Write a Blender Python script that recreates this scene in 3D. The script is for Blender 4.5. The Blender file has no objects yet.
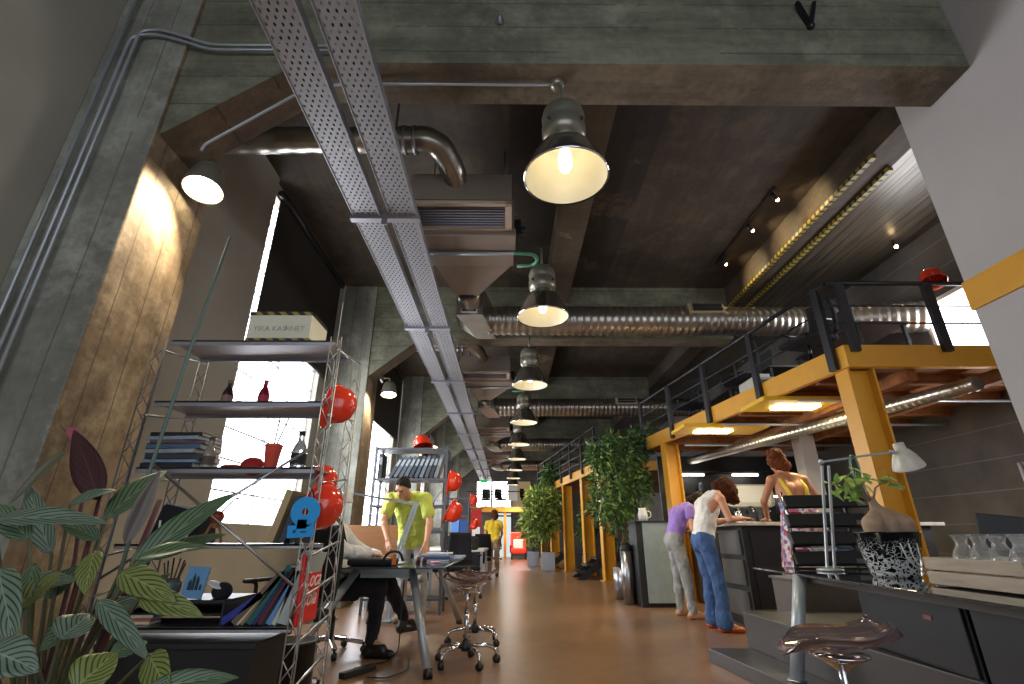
import bpy, bmesh, math, random
import numpy as np
from mathutils import Vector, Matrix, Euler
C = bpy.context.scene.collection
PI = math.pi
R = math.radians
random.seed(7)
# ---------------------------------------------------------------- camera
FPX, PITCH, YAW, CH = 486.0, math.atan(196/486), R(.44), .97
cd = bpy.data.cameras.new('camera'); cam = bpy.data.objects.new('camera', cd); C.objects.link(cam)
cd.sensor_width = 36; cd.lens = FPX*36/1024; cd.clip_start = .05; cd.clip_end = 200
cam.location = (0, 0, CH); cam.rotation_euler = (PI/2+PITCH, 0, -YAW)
bpy.context.scene.camera = cam
def at(u, v, X=None, Y=None, Z=None):
    a = (u-512)/FPX; b = (342-v)/FPX
    y = math.cos(PITCH)-b*math.sin(PITCH); z = math.sin(PITCH)+b*math.cos(PITCH)
    x = a*math.cos(YAW)+y*math.sin(YAW); y = y*math.cos(YAW)-a*math.sin(YAW)
    t = X/x if X is not None else Y/y if Y is not None else (Z-CH)/z
    return Vector((x*t, y*t, CH+z*t))
# ---------------------------------------------------------------- materials
def lin(c):
    if isinstance(c, str):
        c = [int(c[i:i+2], 16)/255 for i in (0, 2, 4)]
    return [(x/12.92 if x <= .04045 else ((x+.055)/1.055)**2.4) for x in c]
class NT:
    def __init__(s, name):
        s.m = bpy.data.materials.new(name); s.m.use_nodes = True
        s.t = s.m.node_tree; s.b = s.t.nodes['Principled BSDF']; s.o = s.t.nodes['Material Output']
    def n(s, ty, **k):
        nd = s.t.nodes.new('ShaderNode'+ty)
        for a, v in k.items(): setattr(nd, a, v)
        return nd
    def l(s, a, b): s.t.links.new(a, b)
    def math(s, op, a, b=None, c=None):
        nd = s.n('Math', operation=op)
        for i, v in enumerate((a, b, c)):
            if v is None: continue
            if hasattr(v, 'links'): s.l(v, nd.inputs[i])
            else: nd.inputs[i].default_value = v
        return nd.outputs[0]
    def coord(s, scale=(1,1,1), kind='Object', rot=(0,0,0)):
        tc = s.n('TexCoord'); mp = s.n('Mapping'); s.l(tc.outputs[kind], mp.inputs[0])
        mp.inputs['Scale'].default_value = scale; mp.inputs['Rotation'].default_value = rot
        return mp.outputs[0]
    def noise(s, vec, scale=5, detail=5, rough=.6):
        nd = s.n('TexNoise'); s.l(vec, nd.inputs['Vector'])
        nd.inputs['Scale'].default_value = scale; nd.inputs['Detail'].default_value = detail; nd.inputs['Roughness'].default_value = rough
        return nd.outputs['Fac']
    def ramp(s, fac, stops):
        r = s.n('ValToRGB'); s.l(fac, r.inputs[0]); e = r.color_ramp.elements
        while len(e) < len(stops): e.new(.5)
        for i, (p, c) in enumerate(stops):
            e[i].position = p; e[i].color = (*c[:3], 1) if not isinstance(c, (int, float)) else (c, c, c, 1)
        return r.outputs[0]
    def mix(s, fac, a, b, mode='MIX'):
        nd = s.n('MixRGB', blend_type=mode)
        for i, v in enumerate((fac, a, b)):
            if hasattr(v, 'links'): s.l(v, nd.inputs[i])
            else: nd.inputs[i].default_value = v if i == 0 else (*v[:3], 1)
        return nd.outputs[0]
    def bump(s, h, st=.2, dist=.02):
        b = s.n('Bump'); b.inputs['Strength'].default_value = st; b.inputs['Distance'].default_value = dist
        s.l(h, b.inputs['Height']); s.l(b.outputs[0], s.b.inputs['Normal'])
    def set(s, **k):
        names = dict(rough='Roughness', metal='Metallic', coat='Coat Weight', trans='Transmission Weight', ior='IOR', alpha='Alpha', spec='Specular IOR Level', sub='Subsurface Weight')
        for a, v in k.items(): s.b.inputs[names[a]].default_value = v
def M(name, col, rough=.5, metal=0, var=.12, scale=6, bump=0, stretch=(1,1,1), emit=None, es=1, **k):
    t = NT(name); c = lin(col)
    vec = t.coord(stretch); f = t.noise(vec, scale)
    t.l(t.ramp(f, [(.3, [x*(1-var) for x in c]), (.7, [min(1, x*(1+var)) for x in c])]), t.b.inputs['Base Color'])
    t.set(rough=rough, metal=metal, **k)
    if bump: t.bump(f, bump)
    if emit is not None:
        t.b.inputs['Emission Color'].default_value = (*lin(emit), 1); t.b.inputs['Emission Strength'].default_value = es
    return t.m
def concrete(name, c1, c2, c3, axis=0, board=.28, rough=.75, la=None):
    """board-formed concrete: streaks and joint lines along one axis, blotchy stains"""
    t = NT(name); st = [3., 3., 3.]; st[axis] = .35
    v = t.coord(st); v2 = t.coord((1,1,1))
    f = t.noise(v, 2.2, 8, .65); g = t.noise(v2, 1.3, 6, .6); h = t.noise(v2, 14, 6, .7)
    col = t.ramp(f, [(.28, lin(c1)), (.5, lin(c2)), (.74, lin(c3))])
    col = t.mix(t.ramp(g, [(.4, .0), (.62, .75)]), col, [x*.7 for x in lin(c1)])
    col = t.mix(t.ramp(t.noise(t.coord((.8,.8,.8)), 3.1, 9, .72), [(.5, .0), (.66, .6)]), col, [min(1, x*1.25) for x in lin(c3)])
    col = t.mix(.25, col, t.ramp(h, [(.3, lin(c1)), (.7, lin(c3))]))
    sx = t.n('SeparateXYZ'); t.l(v2, sx.inputs[0])
    a = sx.outputs[la] if la is not None else sx.outputs[2] if axis != 2 else sx.outputs[0]
    wob = t.math('MULTIPLY', t.noise(v2, 2., 3), .02)
    fr = t.math('FRACT', t.math('ADD', t.math('DIVIDE', a, board), t.math('DIVIDE', wob, board)))
    if axis == 1:
        fr = t.math('FRACT', t.math('DIVIDE', sx.outputs[0], board))
    line = t.math('LESS_THAN', fr, .045)
    line = t.math('MULTIPLY', line, t.math('GREATER_THAN', g, .42))
    col = t.mix(t.math('MULTIPLY', line, .6), col, [x*.45 for x in lin(c1)])
    t.l(col, t.b.inputs['Base Color']); t.set(rough=rough)
    t.bump(t.math('ADD', t.math('MULTIPLY', h, .5), t.math('SUBTRACT', f, line)), .35, .015)
    return t.m
m_beam = concrete('board_formed_beam_concrete', '50503f', '6e6e5c', '8b8a76', 0)
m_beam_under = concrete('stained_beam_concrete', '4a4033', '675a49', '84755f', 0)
m_slab = concrete('dark_stained_slab_concrete', '29221b', '3d3226', '564634', 1, 40.)
m_col = concrete('column_concrete', '6a695e', '8a8a7d', 'a8a89b', 2, .22)
m_rib = concrete('brown_rib_concrete', '574a39', '706150', '85765f', 1, 40.)
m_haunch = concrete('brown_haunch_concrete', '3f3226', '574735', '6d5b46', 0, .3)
m_col_side = concrete('ochre_stained_column_side', '54442f', '806a4f', 'b09c80', 2, .23, .75, 1)
m_plaster = M('grey_plaster', 'a09a8e', .9, var=.07, scale=1.3, bump=.05)
m_plaster_near = M('olive_grey_plaster', 'a39f90', .9, var=.06, scale=1.1, bump=.05)
m_plaster_white = M('pale_plaster', 'b5aea9', .9, var=.04, scale=1.5, bump=.03)
m_shade = M('black_blind_fabric', '2b2724', .9, var=.08, scale=30)
m_yellow = M('yellow_orange_steel_paint', 'd79a2b', .38, var=.07, scale=2.5)
m_yellow2 = M('yellow_painted_panel', 'e8b821', .5, var=.05, scale=2)
m_white = M('white_paint', 'd8d6d0', .5, var=.03)
m_black = M('black_steel', '17171a', .4, var=.2)
m_blackm = M('matt_black_laminate', '201f20', .45, var=.15, scale=3)
m_black_plastic = M('black_plastic', '131314', .55, var=.15)
m_fabric_black = M('black_fabric', '16161a', .9, var=.25, scale=40)
m_grey_lam = M('grey_laminate', '5a5754', .35, var=.08, scale=3)
m_chrome = M('chrome', 'd5d5d8', .09, 1, var=.03)
m_steel = M('brushed_steel', 'a9aaad', .32, 1, var=.12, scale=3, stretch=(40,40,1))
m_alu = M('grey_painted_steel', 'a3a9ad', .35, .4, var=.08)
m_shelf = M('shelf_steel', '98969e', .36, .7, var=.1, scale=3)
m_shelf_dark = M('dark_shelf_steel', '5d5e63', .4, .6, var=.1)
m_duct = M('galvanised_duct', 'a8a299', .28, .9, var=.18, scale=4)
m_ac = M('brown_sheet_metal', '94867a', .45, .5, var=.1, scale=3)
m_red = M('red_helmet_plastic', 'e63c20', .18, var=.05, coat=.6)
m_wood_under = concrete('orange_stained_deck_boards', '5b3318', '8a5225', 'a8692f', 0, .2)
m_glass = NT('clear_glass'); m_glass.b.inputs['Base Color'].default_value = (.96,.98,.98,1); m_glass.set(rough=.04, trans=1, ior=1.45); m_glass = m_glass.m
m_smoke = NT('smoky_acrylic'); m_smoke.b.inputs['Base Color'].default_value = (.5,.4,.41,1); m_smoke.set(rough=.06, trans=.9, ior=1.4); m_smoke = m_smoke.m
m_tint = NT('dark_tinted_glass'); m_tint.b.inputs['Base Color'].default_value = (.035,.042,.045,1); m_tint.set(rough=.04, trans=.0, spec=.9, coat=.5); m_tint = m_tint.m
m_bulb = M('lamp_bulb_glow', 'fff2c8', .5, emit='fff0cc', es=3.2)
m_pane = M('bright_frosted_glass', 'f4f6fa', .6, emit='f3f6ff', es=5.0)
m_pane_far = M('bright_clear_glass', 'f4f6fa', .6, emit='f6fbf4', es=3.5)
m_refl = M('lamp_inner_enamel', 'ece5cf', .35, var=.03)
m_lampshell = M('lamp_shell_aluminium', '8a8779', .3, .6, var=.1)
m_lamp_chrome = M('polished_lamp_aluminium', '9a968c', .15, .9, var=.1)
# floor: polished brown sealed concrete
t = NT('polished_brown_floor'); v = t.coord((1,1,1)); f = t.noise(v, .7, 8, .6); g = t.noise(v, 6, 6, .65)
col = t.ramp(f, [(.3, lin('6e503b')), (.5, lin('84634a')), (.72, lin('987457'))])
col = t.mix(.3, col, t.ramp(g, [(.3, lin('57402e')), (.7, lin('967860'))]))
t.l(col, t.b.inputs['Base Color'])
rg = t.n('MapRange'); t.l(f, rg.inputs[0]); rg.inputs[3].default_value = .25; rg.inputs[4].default_value = .33
t.l(rg.outputs[0], t.b.inputs['Roughness']); m_floor = t.m
# perforated tray sheet: staggered slots cut by transparency
t = NT('perforated_tray_steel'); v = t.coord((1,1,1)); s = t.n('SeparateXYZ'); t.l(v, s.inputs[0])
row = t.math('DIVIDE', s.outputs[1], .042); par = t.math('MULTIPLY', t.math('FLOOR', t.math('FLOORED_MODULO', row, 2.)), .5)
cx = t.math('SUBTRACT', t.math('FRACT', t.math('ADD', t.math('DIVIDE', s.outputs[0], .05), par)), .5)
cy = t.math('SUBTRACT', t.math('FRACT', row), .5)
d = t.math('ADD', t.math('POWER', t.math('MULTIPLY', t.math('ABSOLUTE', cx), .05/.0075), 2.), t.math('POWER', t.math('MULTIPLY', t.math('ABSOLUTE', cy), .042/.0125), 2.))
hole = t.math('MULTIPLY', t.math('LESS_THAN', d, 1.), t.math('LESS_THAN', t.math('ABSOLUTE', s.outputs[0]), .108))
t.b.inputs['Base Color'].default_value = (*lin('8b8b90'), 1); t.set(rough=.42, metal=.4)
tr = t.n('BsdfTransparent'); mx = t.n('MixShader'); t.l(hole, mx.inputs[0]); t.l(t.b.outputs[0], mx.inputs[1]); t.l(tr.outputs[0], mx.inputs[2]); t.l(mx.outputs[0], t.o.inputs[0])
m_tray = t.m
m_traylip = M('tray_lip_steel', 'a5a6ae', .4, .4)
# hazard stripes
def hazard(name, period=.2, axis=1, th=.5, dg=1):
    t = NT(name); v = t.coord((1,1,1)); s = t.n('SeparateXYZ'); t.l(v, s.inputs[0])
    q = t.math('ADD', s.outputs[axis], t.math('MULTIPLY', s.outputs[2], float(dg)))
    q = t.math('FRACT', t.math('DIVIDE', q, period))
    t.l(t.mix(t.math('LESS_THAN', q, th), lin('151310'), lin('8f7c2c')), t.b.inputs['Base Color']); t.set(rough=.5)
    return t.m
m_hazard = hazard('yellow_black_hazard_paint', .1, 1, .6, 0)
m_hazard_tape = hazard('yellow_black_hazard_tape', .07, 0)
# planked metal ceiling
t = NT('plank_ceiling'); v = t.coord((1,1,1)); s = t.n('SeparateXYZ'); t.l(v, s.inputs[0])
fr = t.math('FRACT', t.math('DIVIDE', s.outputs[0], .16)); ln = t.math('LESS_THAN', fr, .08)
f = t.noise(t.coord((6,.4,1)), 2.5, 5)
col = t.mix(ln, t.ramp(f, [(.3, lin('39322a')), (.7, lin('675e50'))]), lin('14110e'))
t.l(col, t.b.inputs['Base Color']); t.set(rough=.36, metal=.3); t.bump(t.math('SUBTRACT', 0., ln), .5, .01); m_plank = t.m
# dark block wall with horizontal grooves
t = NT('dark_panel_wall'); v = t.coord((1,1,1)); s = t.n('SeparateXYZ'); t.l(v, s.inputs[0])
fr = t.math('FRACT', t.math('DIVIDE', s.outputs[2], .38)); ln = t.math('LESS_THAN', fr, .03)
f = t.noise(v, 1.6, 5)
col = t.mix(ln, t.ramp(f, [(.3, lin('46413d')), (.7, lin('5c5650'))]), lin('6f6a64'))
t.l(col, t.b.inputs['Base Color']); t.set(rough=.7); m_darkwall = t.m
# ---------------------------------------------------------------- mesh builder
class MB:
    def __init__(s): s.b = bmesh.new(); s.mi = 0
    def _f(s, vs, sm=False):
        try:
            f = s.b.faces.new(vs); f.smooth = sm; f.material_index = s.mi; return f
        except ValueError: return None
    def box(s, c, size, rz=0, rot=None):
        m = Matrix.Translation(c) @ (rot.to_matrix().to_4x4() if rot is not None else Matrix.Rotation(rz, 4, 'Z'))
        v = [s.b.verts.new(m @ Vector((x*size[0]/2, y*size[1]/2, z*size[2]/2))) for z in (-1,1) for y in (-1,1) for x in (-1,1)]
        for f in ((0,2,3,1),(4,5,7,6),(0,1,5,4),(2,6,7,3),(0,4,6,2),(1,3,7,5)): s._f([v[i] for i in f])
        return s
    def bx(s, x0, x1, y0, y1, z0, z1): return s.box(((x0+x1)/2, (y0+y1)/2, (z0+z1)/2), (abs(x1-x0), abs(y1-y0), abs(z1-z0)))
    def bar(s, p, q, w, h=None, up=(0,0,1)):
        """square bar from p to q"""
        p, q = Vector(p), Vector(q); h = h or w; d = (q-p); L = d.length; d.normalize()
        u = Vector(up)
        if abs(d.dot(u)) > .98: u = Vector((1,0,0))
        x = d.cross(u).normalized(); z = x.cross(d)
        rot = Matrix((x, d, z)).transposed().to_quaternion()
        return s.box((p+q)/2, (w, L, h), rot=rot)
    def tube(s, pts, r, seg=10, caps=True, sm=True, close=False):
        pts = [Vector(p) for p in pts]; n = len(pts)
        rs = r if isinstance(r, (list, tuple)) else [r]*n
        rings = []; ref = None
        for i, p in enumerate(pts):
            if close: d = (pts[(i+1) % n]-pts[i-1]).normalized()
            elif i == 0: d = (pts[1]-p).normalized()
            elif i == n-1: d = (p-pts[i-1]).normalized()
            else: d = ((p-pts[i-1]).normalized()+(pts[i+1]-p).normalized()).normalized()
            if ref is None:
                ref = Vector((0,0,1)) if abs(d.z) < .9 else Vector((1,0,0))
            x = d.cross(ref)
            if x.length < 1e-4: x = d.cross(Vector((0,1,0)))
            x.normalize(); y = x.cross(d); ref = y
            rings.append([s.b.verts.new(p+(x*math.cos(a)+y*math.sin(a))*rs[i]) for a in (2*PI*k/seg for k in range(seg))])
        rg = range(n) if close else range(n-1)
        for i in rg:
            A, B = rings[i], rings[(i+1) % n]
            for k in range(seg): s._f([A[k], B[k], B[(k+1) % seg], A[(k+1) % seg]], sm)
        if caps and not close: s._f(rings[0]); s._f(rings[-1][::-1])
        return s
    def lathe(s, prof, c=(0,0,0), seg=20, rot=None, sm=True, caps=False, arc=2*PI):
        m = Matrix.Translation(c) @ (rot.to_matrix().to_4x4() if rot is not None else Matrix())
        rings = []
        for r, z in prof:
            rings.append([s.b.verts.new(m @ Vector((r*math.cos(a), r*math.sin(a), z))) for a in (2*PI*k/seg for k in range(seg))] if r > 1e-5 else [s.b.verts.new(m @ Vector((0,0,z)))])
        for A, B in zip(rings, rings[1:]):
            for k in range(seg):
                a = A if len(A) == 1 else [A[k], A[(k+1) % seg]]; b = B if len(B) == 1 else [B[(k+1) % seg], B[k]]
                if len(a)+len(b) > 2: s._f(a+b, sm)
        if caps:
            if len(rings[0]) > 1: s._f(rings[0][::-1])
            if len(rings[-1]) > 1: s._f(rings[-1])
        return s
    def prism(s, pts, d):
        """closed polygon (3D points) extruded by vector d"""
        a = [s.b.verts.new(Vector(p)) for p in pts]; b = [s.b.verts.new(Vector(p)+Vector(d)) for p in pts]
        s._f(a[::-1]); s._f(b); n = len(a)
        for i in range(n): s._f([a[i], a[(i+1) % n], b[(i+1) % n], b[i]])
        return s
    def ball(s, c, r, sc=(1,1,1), u=16, v=10, rot=None):
        m = Matrix.Translation(c) @ (rot.to_matrix().to_4x4() if rot is not None else Matrix()) @ Matrix.Diagonal((sc[0]*r, sc[1]*r, sc[2]*r, 1))
        prof = [(math.sin(PI*i/v), -math.cos(PI*i/v)) for i in range(v+1)]; prof[0] = (0,-1); prof[-1] = (0,1)
        rings = [[s.b.verts.new(m @ Vector((q*math.cos(a), q*math.sin(a), z))) for a in (2*PI*k/u for k in range(u))] if q > 1e-5 else [s.b.verts.new(m @ Vector((0,0,z)))] for q, z in prof]
        for A, B in zip(rings, rings[1:]):
            for k in range(u):
                a = A if len(A) == 1 else [A[k], A[(k+1) % u]]; b = B if len(B) == 1 else [B[(k+1) % u], B[k]]
                s._f(a+b, True)
        return s
    def grid(s, fn, nu, nv, sm=True):
        g = [[s.b.verts.new(Vector(fn(i/nu, j/nv))) for j in range(nv+1)] for i in range(nu+1)]
        for i in range(nu):
            for j in range(nv): s._f([g[i][j], g[i+1][j], g[i+1][j+1], g[i][j+1]], sm)
        return s
    def build(s, name, mat, parent=None, bevel=0, solid=0, sub=0):
        me = bpy.data.meshes.new(name)
        bmesh.ops.recalc_face_normals(s.b, faces=s.b.faces)
        off = Vector((0,0,0)); p = parent
        while p is not None: off += p.location; p = p.parent
        if parent is None:
            xs = [v.co for v in s.b.verts]
            off = Vector(((min(v.x for v in xs)+max(v.x for v in xs))/2, (min(v.y for v in xs)+max(v.y for v in xs))/2, min(v.z for v in xs))) if s.center else Vector((0,0,0))
        bmesh.ops.translate(s.b, verts=s.b.verts, vec=-off)
        s.b.to_mesh(me); s.b.free()
        for m in (mat if isinstance(mat, (list, tuple)) else [mat]): me.materials.append(m)
        o = bpy.data.objects.new(name, me); C.objects.link(o); o.parent = parent
        if parent is None: o.location = off
        if solid: md = o.modifiers.new('solid', 'SOLIDIFY'); md.thickness = solid; md.offset = 0
        if bevel: md = o.modifiers.new('bevel', 'BEVEL'); md.width = bevel; md.segments = 2; md.limit_method = 'ANGLE'
        if sub: md = o.modifiers.new('sub', 'SUBSURF'); md.levels = sub; md.render_levels = sub
        return o
    center = False
def tag(o, label, cat, group=None, kind=None):
    o['label'] = label; o['category'] = cat
    if group: o['group'] = group
    if kind: o['kind'] = kind
    return o
def thing(name, label, cat, loc=(0,0,0), group=None):
    o = bpy.data.objects.new(name, None); C.objects.link(o); o.location = loc; o.empty_display_size = .1
    return tag(o, label, cat, group)
def struct(name, mb, mat, parent=None, bevel=0):
    o = mb.build(name, mat, parent, bevel)
    if parent is None: o['kind'] = 'structure'
    return o
def sempty(name, loc=(0,0,0)):
    o = bpy.data.objects.new(name, None); C.objects.link(o); o.location = loc; o['kind'] = 'structure'; return o
def single(name, mb, mat, label, cat, group=None, bevel=0, **k):
    mb.center = True; o = mb.build(name, mat, None, bevel, **k); return tag(o, label, cat, group)
def dup(root, loc=None, rz=None, label=None, group=None, rot=None, scale=None):
    def rec(o, par):
        c = o.copy(); C.objects.link(c); c.parent = par
        for ch in list(o.children): rec(ch, c)
        return c
    r = rec(root, None)
    if loc is not None: r.location = loc
    if rz is not None: r.rotation_euler = (0, 0, rz)
    if rot is not None: r.rotation_euler = rot
    if scale is not None: r.scale = (scale,)*3
    if label: r['label'] = label
    if group: r['group'] = group
    return r
def light(name, ty, loc, energy, col=(1,1,1), size=.1, rot=(0,0,0), parent=None, **k):
    ld = bpy.data.lights.new(name, ty); ld.energy = energy; ld.color = col
    if ty == 'AREA': ld.size = size
    elif ty in ('POINT', 'SPOT'): ld.shadow_soft_size = size
    for a, v in k.items(): setattr(ld, a, v)
    o = bpy.data.objects.new(name, ld); C.objects.link(o); o.location = loc; o.rotation_euler = rot; o.parent = parent
    return o
# ================================================================ THE SETTING
LX = -3.1; CX0, CX1 = -3.09, -2.48; RX = 6.2; BAY = 5.54; B0 = 2.63; YE = 29.5; SZ = 5.4; BZ = 4.35
struct('floor', MB().bx(-3.4, RX+.2, -4, YE+.2, -.12, 0), m_floor)
struct('ceiling', MB().bx(-3.4, 4.13, -4, YE+.2, SZ, SZ+.15), m_slab)
struct('plank_ceiling', MB().bx(4.5, RX+.2, 3.2, YE+.2, 5.2, 5.3), m_plank)
for k in range(5):
    y = B0+BAY*k
    mb = MB().bx(CX1+.002, 3.56 if k == 0 else 4.12, y+.03, y+.41, BZ, SZ)
    o = struct('concrete_beam', mb, [m_beam, m_beam_under])
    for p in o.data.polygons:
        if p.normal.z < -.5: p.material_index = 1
    o = struct('concrete_column', MB().bx(CX0, CX1, y, y+.68, 0, SZ), [m_col, m_col_side], bevel=.012)
    for p in o.data.polygons:
        if p.normal.x > .5: p.material_index = 1
    # diagonal haunch between column and beam, with a lower chamfered web
    o = struct('concrete_haunch', MB().prism([(CX1, y+.032, 3.62), (CX1, y+.032, BZ+.01), (CX1+.9, y+.032, BZ+.01)], (0, .375, 0)), [m_beam, m_haunch])
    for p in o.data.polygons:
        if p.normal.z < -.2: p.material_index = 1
struct('ceiling_rib', MB().bx(.68, 1.1, B0+.41, B0+BAY, 5.05, SZ), m_rib)
for k in range(1, 4): struct('ceiling_rib', MB().bx(.68, 1.1, B0+BAY*k+.41, B0+BAY*(k+1), 5.05, SZ), m_rib)
# left wall: near plaster, then per bay plaster / window / plaster
struct('wall_left', MB().bx(LX-.3, LX+.012, -4, B0+.1, 0, SZ), m_plaster_near)
WN = 0
for k in range(5):
    y = B0+BAY*k; y0, y1, y2, y3 = y+.68, y+2.57, y+4.97, y+BAY
    if k == 4: y1, y2, y3 = y+1.4, y+3.6, YE
    struct('wall_left', MB().bx(LX-.3, LX+.06, y0, y1, 0, SZ), m_plaster)
    struct('wall_left', MB().bx(LX-.3, LX, y2, y3, 0, SZ), m_plaster)
    struct('wall_left', MB().bx(LX-.3, LX, y1, y2, 0, 1.12), m_plaster)
    struct('wall_left', MB().bx(LX-.3, LX, y1, y2, 5.2, SZ), m_plaster)
    w = sempty('window_%d' % (k+1), (LX-.12, (y1+y2)/2, 1.12))
    MB().bx(LX-.14, LX-.12, y1, y2, 1.12, 5.2).build('window_pane', m_pane, w)
    fr = MB()
    n = 12
    for i in range(n+1):
        z = 1.12+(5.2-1.12)*i/n; fr.bx(LX-.115, LX-.09, y1, y2, z-.009, z+.009)
    for i in range(3):
        yy = y1+(y2-y1)*i/2; fr.bx(LX-.118, LX-.085, yy-.012, yy+.012, 1.12, 5.2)
    fr.build('window_frame', m_alu, w)
    lab = ['black roller blind over the tall window behind the near shelf', 'black roller blind over the window beyond the second column',
           'black roller blind over the third window along the left wall', 'black roller blind over the fourth window along the left wall', 'black roller blind over the farthest left window'][k]
    b = thing('roller_blind', lab, 'blind', (LX+.05, (y1+y2)/2, 3.45), 'roller blinds on the left windows')
    MB().bx(LX+.035, LX+.045, y1+(.16 if k == 0 else -.05), y2+.25, 3.47, 5.2).build('blind_fabric', m_shade, b)
    MB().tube([(LX+.06, y1+.1, 5.24), (LX+.06, y2+.3, 5.24)], .045).build('roller', m_black, b)
    MB().bx(LX+.025, LX+.055, y1+.16, y2+.25, 3.43, 3.47).build('bottom_bar', m_black, b)
    light('window_daylight', 'AREA', (LX+.02, (y1+y2)/2, 2.3), 55, (.93,.96,1), 2.2, (0, -PI/2, 0), shape='RECTANGLE', size_y=2.2)
# right: pale near wall with an orange band, dark wall beyond
struct('wall_right', MB().bx(3.57, 3.85, -4, 3.33, 0, SZ), m_plaster_white)
struct('wall_right', MB().bx(3.85, RX+.2, 3.1, 3.33, 0, SZ), m_plaster_white)
struct('trim_1', MB().bx(3.545, 3.57, -4, 3.335, 2.585, 2.82), m_yellow)
rw = [(3.33, YE, 0, 1.45), (3.33, 4.3, 1.45, 1.82), (6.0, YE, 1.45, 1.82), (3.33, YE, 1.82, 2.95), (3.33, 5.0, 2.95, 4.2), (6.55, YE, 2.95, 4.2), (3.33, YE, 4.2, SZ)]
for a, b, c, d in rw: struct('wall_right', MB().bx(RX, RX+.2, a, b, c, d), m_darkwall)
w = sempty('window_6', (RX+.1, 5.1, 1.45)); MB().bx(RX+.1, RX+.12, 4.3, 6.0, 1.45, 1.82).build('window_pane', m_pane, w)
MB().bx(RX+.06, RX+.1, 4.3, 4.34, 1.45, 1.82).bx(RX+.06, RX+.1, 5.96, 6.0, 1.45, 1.82).build('window_frame', m_alu, w)
light('window_daylight', 'AREA', (RX-.03, 5.15, 1.64), 14, (.95,.97,1), .36, (0, PI/2, 0), shape='RECTANGLE', size_y=1.6)
w = sempty('window_7', (RX+.1, 5.7, 2.95)); MB().bx(RX+.1, RX+.12, 5.0, 6.55, 2.95, 4.2).build('window_pane', m_pane, w)
fr = MB()
for yy in (5.02, 5.35, 5.48, 5.62, 6.53): fr.bx(RX+.02, RX+.1, yy-.025, yy+.025, 2.95, 4.2)
fr.bx(RX+.0, RX+.1, 5.0, 6.55, 4.14, 4.2).build('window_frame', m_white, w)
light('window_daylight', 'AREA', (RX-.02, 5.7, 3.6), 40, (.95,.97,1), 1.2, (0, PI/2, 0), shape='RECTANGLE', size_y=1.2)
# far wall, upper windows
for a, b, c, d in [(-3.3, -1.9, 0, SZ), (-1.9, 1.3, 4.05, SZ), (1.3, RX, 0, SZ), (-1.9, -.9, 0, 2.4), (.25, 1.3, 0, 2.5)]:
    struct('wall_far', MB().bx(a, b, YE, YE+.2, c, d), m_darkwall)
w = sempty('window_8', (-.75, YE+.1, 2.4)); MB().bx(-1.9, .25, YE+.1, YE+.12, 2.4, 4.05).build('window_pane', m_pane_far, w)
fr = MB()
for x in (-1.86, -.95, .2): fr.bx(x-.05, x+.05, YE+.02, YE+.1, 2.4, 4.05)
fr.bx(-1.9, .25, YE+.02, YE+.1, 3.3, 3.36).build('window_frame', m_grey_lam, w)
w = sempty('window_9', (.78, YE+.1, 2.5)); MB().bx(.25, 1.3, YE+.1, YE+.12, 2.5, 4.05).build('window_pane', M('office_dim_glass', '8d7d66', .2, emit='b79a6a', es=.25), w)
d = sempty('door_1', (-.3, YE+.1, 0)); MB().bx(-.9, .25, YE+.08, YE+.1, 0, 2.4).build('door_glass', M('grey_door_glass', '6f7276', .1, emit='c8d2d8', es=.7), d)
fr = MB().bx(-.9, -.82, YE+.0, YE+.08, 0, 2.4).bx(.17, .25, YE+.0, YE+.08, 0, 2.4).bx(-.9, .25, YE, YE+.08, 2.1, 2.18); fr.build('door_frame', m_black, d)
# raised crane beam with hazard stripes and lit face
struct('crane_beam', MB().bx(4.13, 4.5, B0+.9, YE, 5.02, 5.6), m_slab)
struct('hazard_strip', MB().bx(4.11, 4.17, 4.3, B0+BAY, 4.97, 5.02), m_hazard)
struct('hazard_strip', MB().bx(4.45, 4.51, 4.5, B0+BAY, 4.97, 5.02), m_hazard)
struct('ceiling_infill', MB().bx(3.85, RX+.2, -4, 3.33, SZ, SZ+.1), m_slab)
# ================================================================ MEZZANINE (near one)
NE, FE = Vector((3.45, 4.63, 0)), Vector((2.72, 9.75, 0))
def edge(tq): return NE.lerp(FE, tq)
mz = thing('mezzanine', 'near yellow steel mezzanine above the bar counter', 'mezzanine', (4.5, 7, 0), 'yellow mezzanine platforms')
mz['kind'] = 'structure'
def slanted(mb, off0, off1, z0, z1, a=NE, b=FE):
    d = (b-a).normalized(); nrm = Vector((d.y, -d.x, 0))
    mb.prism([a+nrm*off0+Vector((0,0,z0)), b+nrm*off0+Vector((0,0,z0)), b+nrm*off1+Vector((0,0,z0)), a+nrm*off1+Vector((0,0,z0))], (0,0,z1-z0)); return mb
mb = slanted(MB(), 0, .07, 2.58, 2.82); mb.bx(NE.x+.02, RX, NE.y, NE.y+.07, 2.58, 2.82); mb.build('fascia', m_yellow, mz, bevel=.006)
mb = MB(); mb.prism([NE+Vector((.07,.07,2.68)), FE+Vector((.07,0,2.68)), Vector((RX, FE.y, 2.68)), Vector((RX, NE.y+.07, 2.68))], (0,0,.11)); mb.build('deck', m_wood_under, mz)
for i in range(7):
    y = NE.y+.55+i*.74; x0 = NE.x+(FE.x-NE.x)*(y-NE.y)/(FE.y-NE.y)+.08
    MB().bx(x0, RX, y-.035, y+.035, 2.56, 2.68).build('joist', m_wood_under, mz)
for x in (4.15, 5.1): MB().bx(x-.05, x+.05, NE.y+.1, FE.y, 2.47, 2.6).build('girder', m_wood_under, mz)
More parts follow.
